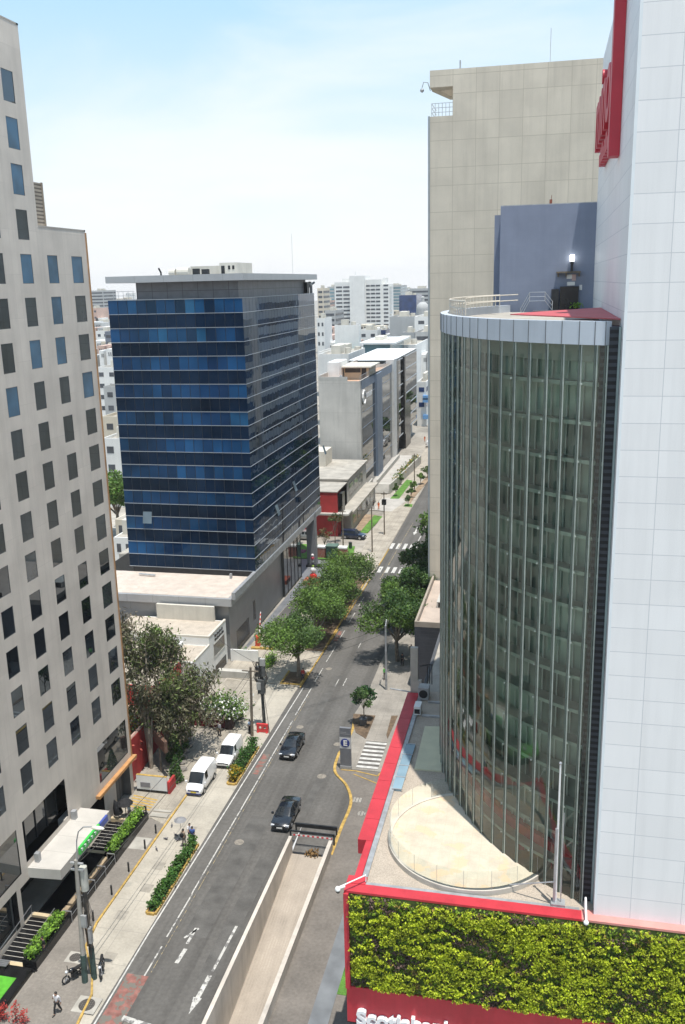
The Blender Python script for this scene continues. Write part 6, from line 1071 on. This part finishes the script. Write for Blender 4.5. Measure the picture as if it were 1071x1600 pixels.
person('person in dark blue walking on the east pavement under the trees',G(643,1026,.1),R(180),cn,cb_,.15)
person('person in black standing in the tree shade on the east pavement',G(629,1040,.1),R(170),cb_,cb_,.08)
person('worker in a bright green vest by the east pavement pole',G(602,1062,.1),R(180),cgn,cb_,.05)
person('worker in orange at the left of the plaza steps',G(574,794,.1),R(180),co,co,.06); person('person in black walking across the plaza',G(584,794,.1),R(120),cb_,cb_,.15); person('worker in orange right of the plaza steps',G(592,796,.1),R(200),co,co,.06)
person('worker in orange by the planted end of the street',G(664,690,.1),R(180),co,co,.06)
# pigeons
pgm=M('pigeon_grey',(.10,.10,.12),.7,.3,6)
pr=thing('pigeon','dark pigeon on the concrete lane near the group of pedestrians','pigeon',(0,0,0),'pigeons on the concrete lane')
part('body',pgm,pr,lambda b:(b.ball((0,0,.12),.1,8,sq=(.75,1.5,.8)),b.ball((0,.16,.22),.045,8),b.tube([(0,-.1,.12),(0,-.27,.1)],[.05,.03],6))); part('leg',M('pigeon_leg',(.3,.08,.06),.7,.1,3),pr,lambda b:[b.tube([(s*.03,0,.08),(s*.03,0,.0)],.01,4) for s in (1,-1)])
for i,(x,y,rz) in enumerate(((269,1291,20),(275,1306,70),(260,1312,-100),(245,1328,40),(278,1314,150))):
    q=G(x,y,.015)
    if i==0: pr.location=q; pr.rotation_euler=(0,0,R(rz)); pr.scale=(1.05,)*3
    else: copy_tree(pr,q,R(rz))
# ------------------------------------------------------------------ LIGHT, SKY, AIR, CAMERA
sc=bpy.context.scene
SD=Vector((-.13,.17,-1.0)).normalized()          # direction the sunlight travels
el=math.asin(-SD.z); az=math.atan2(-SD.x,-SD.y)   # azimuth of the sun measured from +Y towards +X
w=bpy.data.worlds.new('World'); sc.world=w; w.use_nodes=True; nt=w.node_tree; N=nt.nodes; L=nt.links
bg=N['Background']; sky=N.new('ShaderNodeTexSky'); sky.sky_type='NISHITA'; sky.sun_disc=False; sky.sun_elevation=el; sky.sun_rotation=az; sky.air_density=1.0; sky.dust_density=2.2; sky.ozone_density=1.0
tc=N.new('ShaderNodeTexCoord'); mp=N.new('ShaderNodeMapping'); mp.inputs['Scale'].default_value=(1.0,1.0,3.2); L.new(tc.outputs['Generated'],mp.inputs[0])
nz=N.new('ShaderNodeTexNoise'); nz.inputs['Scale'].default_value=2.1; nz.inputs['Detail'].default_value=7; nz.inputs['Roughness'].default_value=.55; nz.inputs['Distortion'].default_value=.4; L.new(mp.outputs[0],nz.inputs[0])
sep=N.new('ShaderNodeSeparateXYZ'); L.new(tc.outputs['Generated'],sep.inputs[0])
lo=N.new('ShaderNodeMapRange'); L.new(sep.outputs['Z'],lo.inputs[0]); lo.inputs[1].default_value=.0; lo.inputs[2].default_value=.30; lo.inputs[3].default_value=.30; lo.inputs[4].default_value=.03
ad=N.new('ShaderNodeMath'); ad.operation='ADD'; L.new(nz.outputs[0],ad.inputs[0]); L.new(lo.outputs[0],ad.inputs[1])
cm=N.new('ShaderNodeMapRange'); L.new(ad.outputs[0],cm.inputs[0]); cm.inputs[1].default_value=.54; cm.inputs[2].default_value=.86; cm.inputs[3].default_value=0; cm.inputs[4].default_value=.6; cm.interpolation_type='SMOOTHSTEP'
mx=N.new('ShaderNodeMix'); mx.data_type='RGBA'; L.new(cm.outputs[0],mx.inputs[0]); 
ve=N.new('ShaderNodeValToRGB'); L.new(sep.outputs['Z'],ve.inputs[0]); e=ve.color_ramp.elements; e[0].position=.0; e[0].color=(4.9,4.95,5.0,1); e[1].position=.9; e[1].color=(1.7,2.7,4.0,1)
q=e.new(.09); q.color=(4.35,4.8,5.05,1); q=e.new(.27); q.color=(2.45,3.85,4.95,1)
vm=N.new('ShaderNodeMix'); vm.data_type='RGBA'; vm.inputs[0].default_value=.82; L.new(sky.outputs[0],vm.inputs[6]); L.new(ve.outputs[0],vm.inputs[7])
L.new(vm.outputs[2],mx.inputs[6]); mx.inputs[7].default_value=(4.9,4.95,5.0,1); L.new(mx.outputs[2],bg.inputs[0]); bg.inputs[1].default_value=.15
sun=bpy.data.lights.new('sun','SUN'); sun.energy=3.7; sun.angle=R(.5); sun.color=(1,.955,.88); so=bpy.data.objects.new('sun',sun); C.objects.link(so); so.rotation_euler=SD.to_track_quat('-Z','Y').to_euler(); so.location=(0,0,120)
HAZE=.00012
if HAZE:
    hm=bpy.data.materials.new('haze'); hm.use_nodes=True; n=hm.node_tree; n.nodes.remove(n.nodes['Principled BSDF']); pv=n.nodes.new('ShaderNodeVolumePrincipled'); pv.inputs['Color'].default_value=(.95,.97,1,1); pv.inputs['Density'].default_value=HAZE; n.links.new(pv.outputs[0],n.nodes['Material Output'].inputs['Volume'])
    hb=MB(); hb.box(-2600,2600,-700,2650,-9.5,78); ho=hb.build('haze',hm); tag(ho,kind='stuff'); hm.cycles.homogeneous_volume=True if hasattr(hm.cycles,'homogeneous_volume') else None
cam=bpy.data.cameras.new('camera'); co_=bpy.data.objects.new('camera',cam); C.objects.link(co_); cam.sensor_fit='VERTICAL'; cam.sensor_height=36; cam.sensor_width=36; cam.lens=F/1600*36; cam.clip_end=9000; cam.clip_start=.5
co_.matrix_world=Matrix(((rr.x,uu.x,-fw.x,0),(rr.y,uu.y,-fw.y,0),(rr.z,uu.z,-fw.z,H),(0,0,0,1))); sc.camera=co_
sc.view_settings.view_transform='Standard'; sc.view_settings.look='None'; sc.view_settings.gamma=1; sc.view_settings.exposure=.55
try: sc.cycles.max_bounces=8; sc.cycles.transparent_max_bounces=16; sc.cycles.volume_bounces=0
except Exception: pass
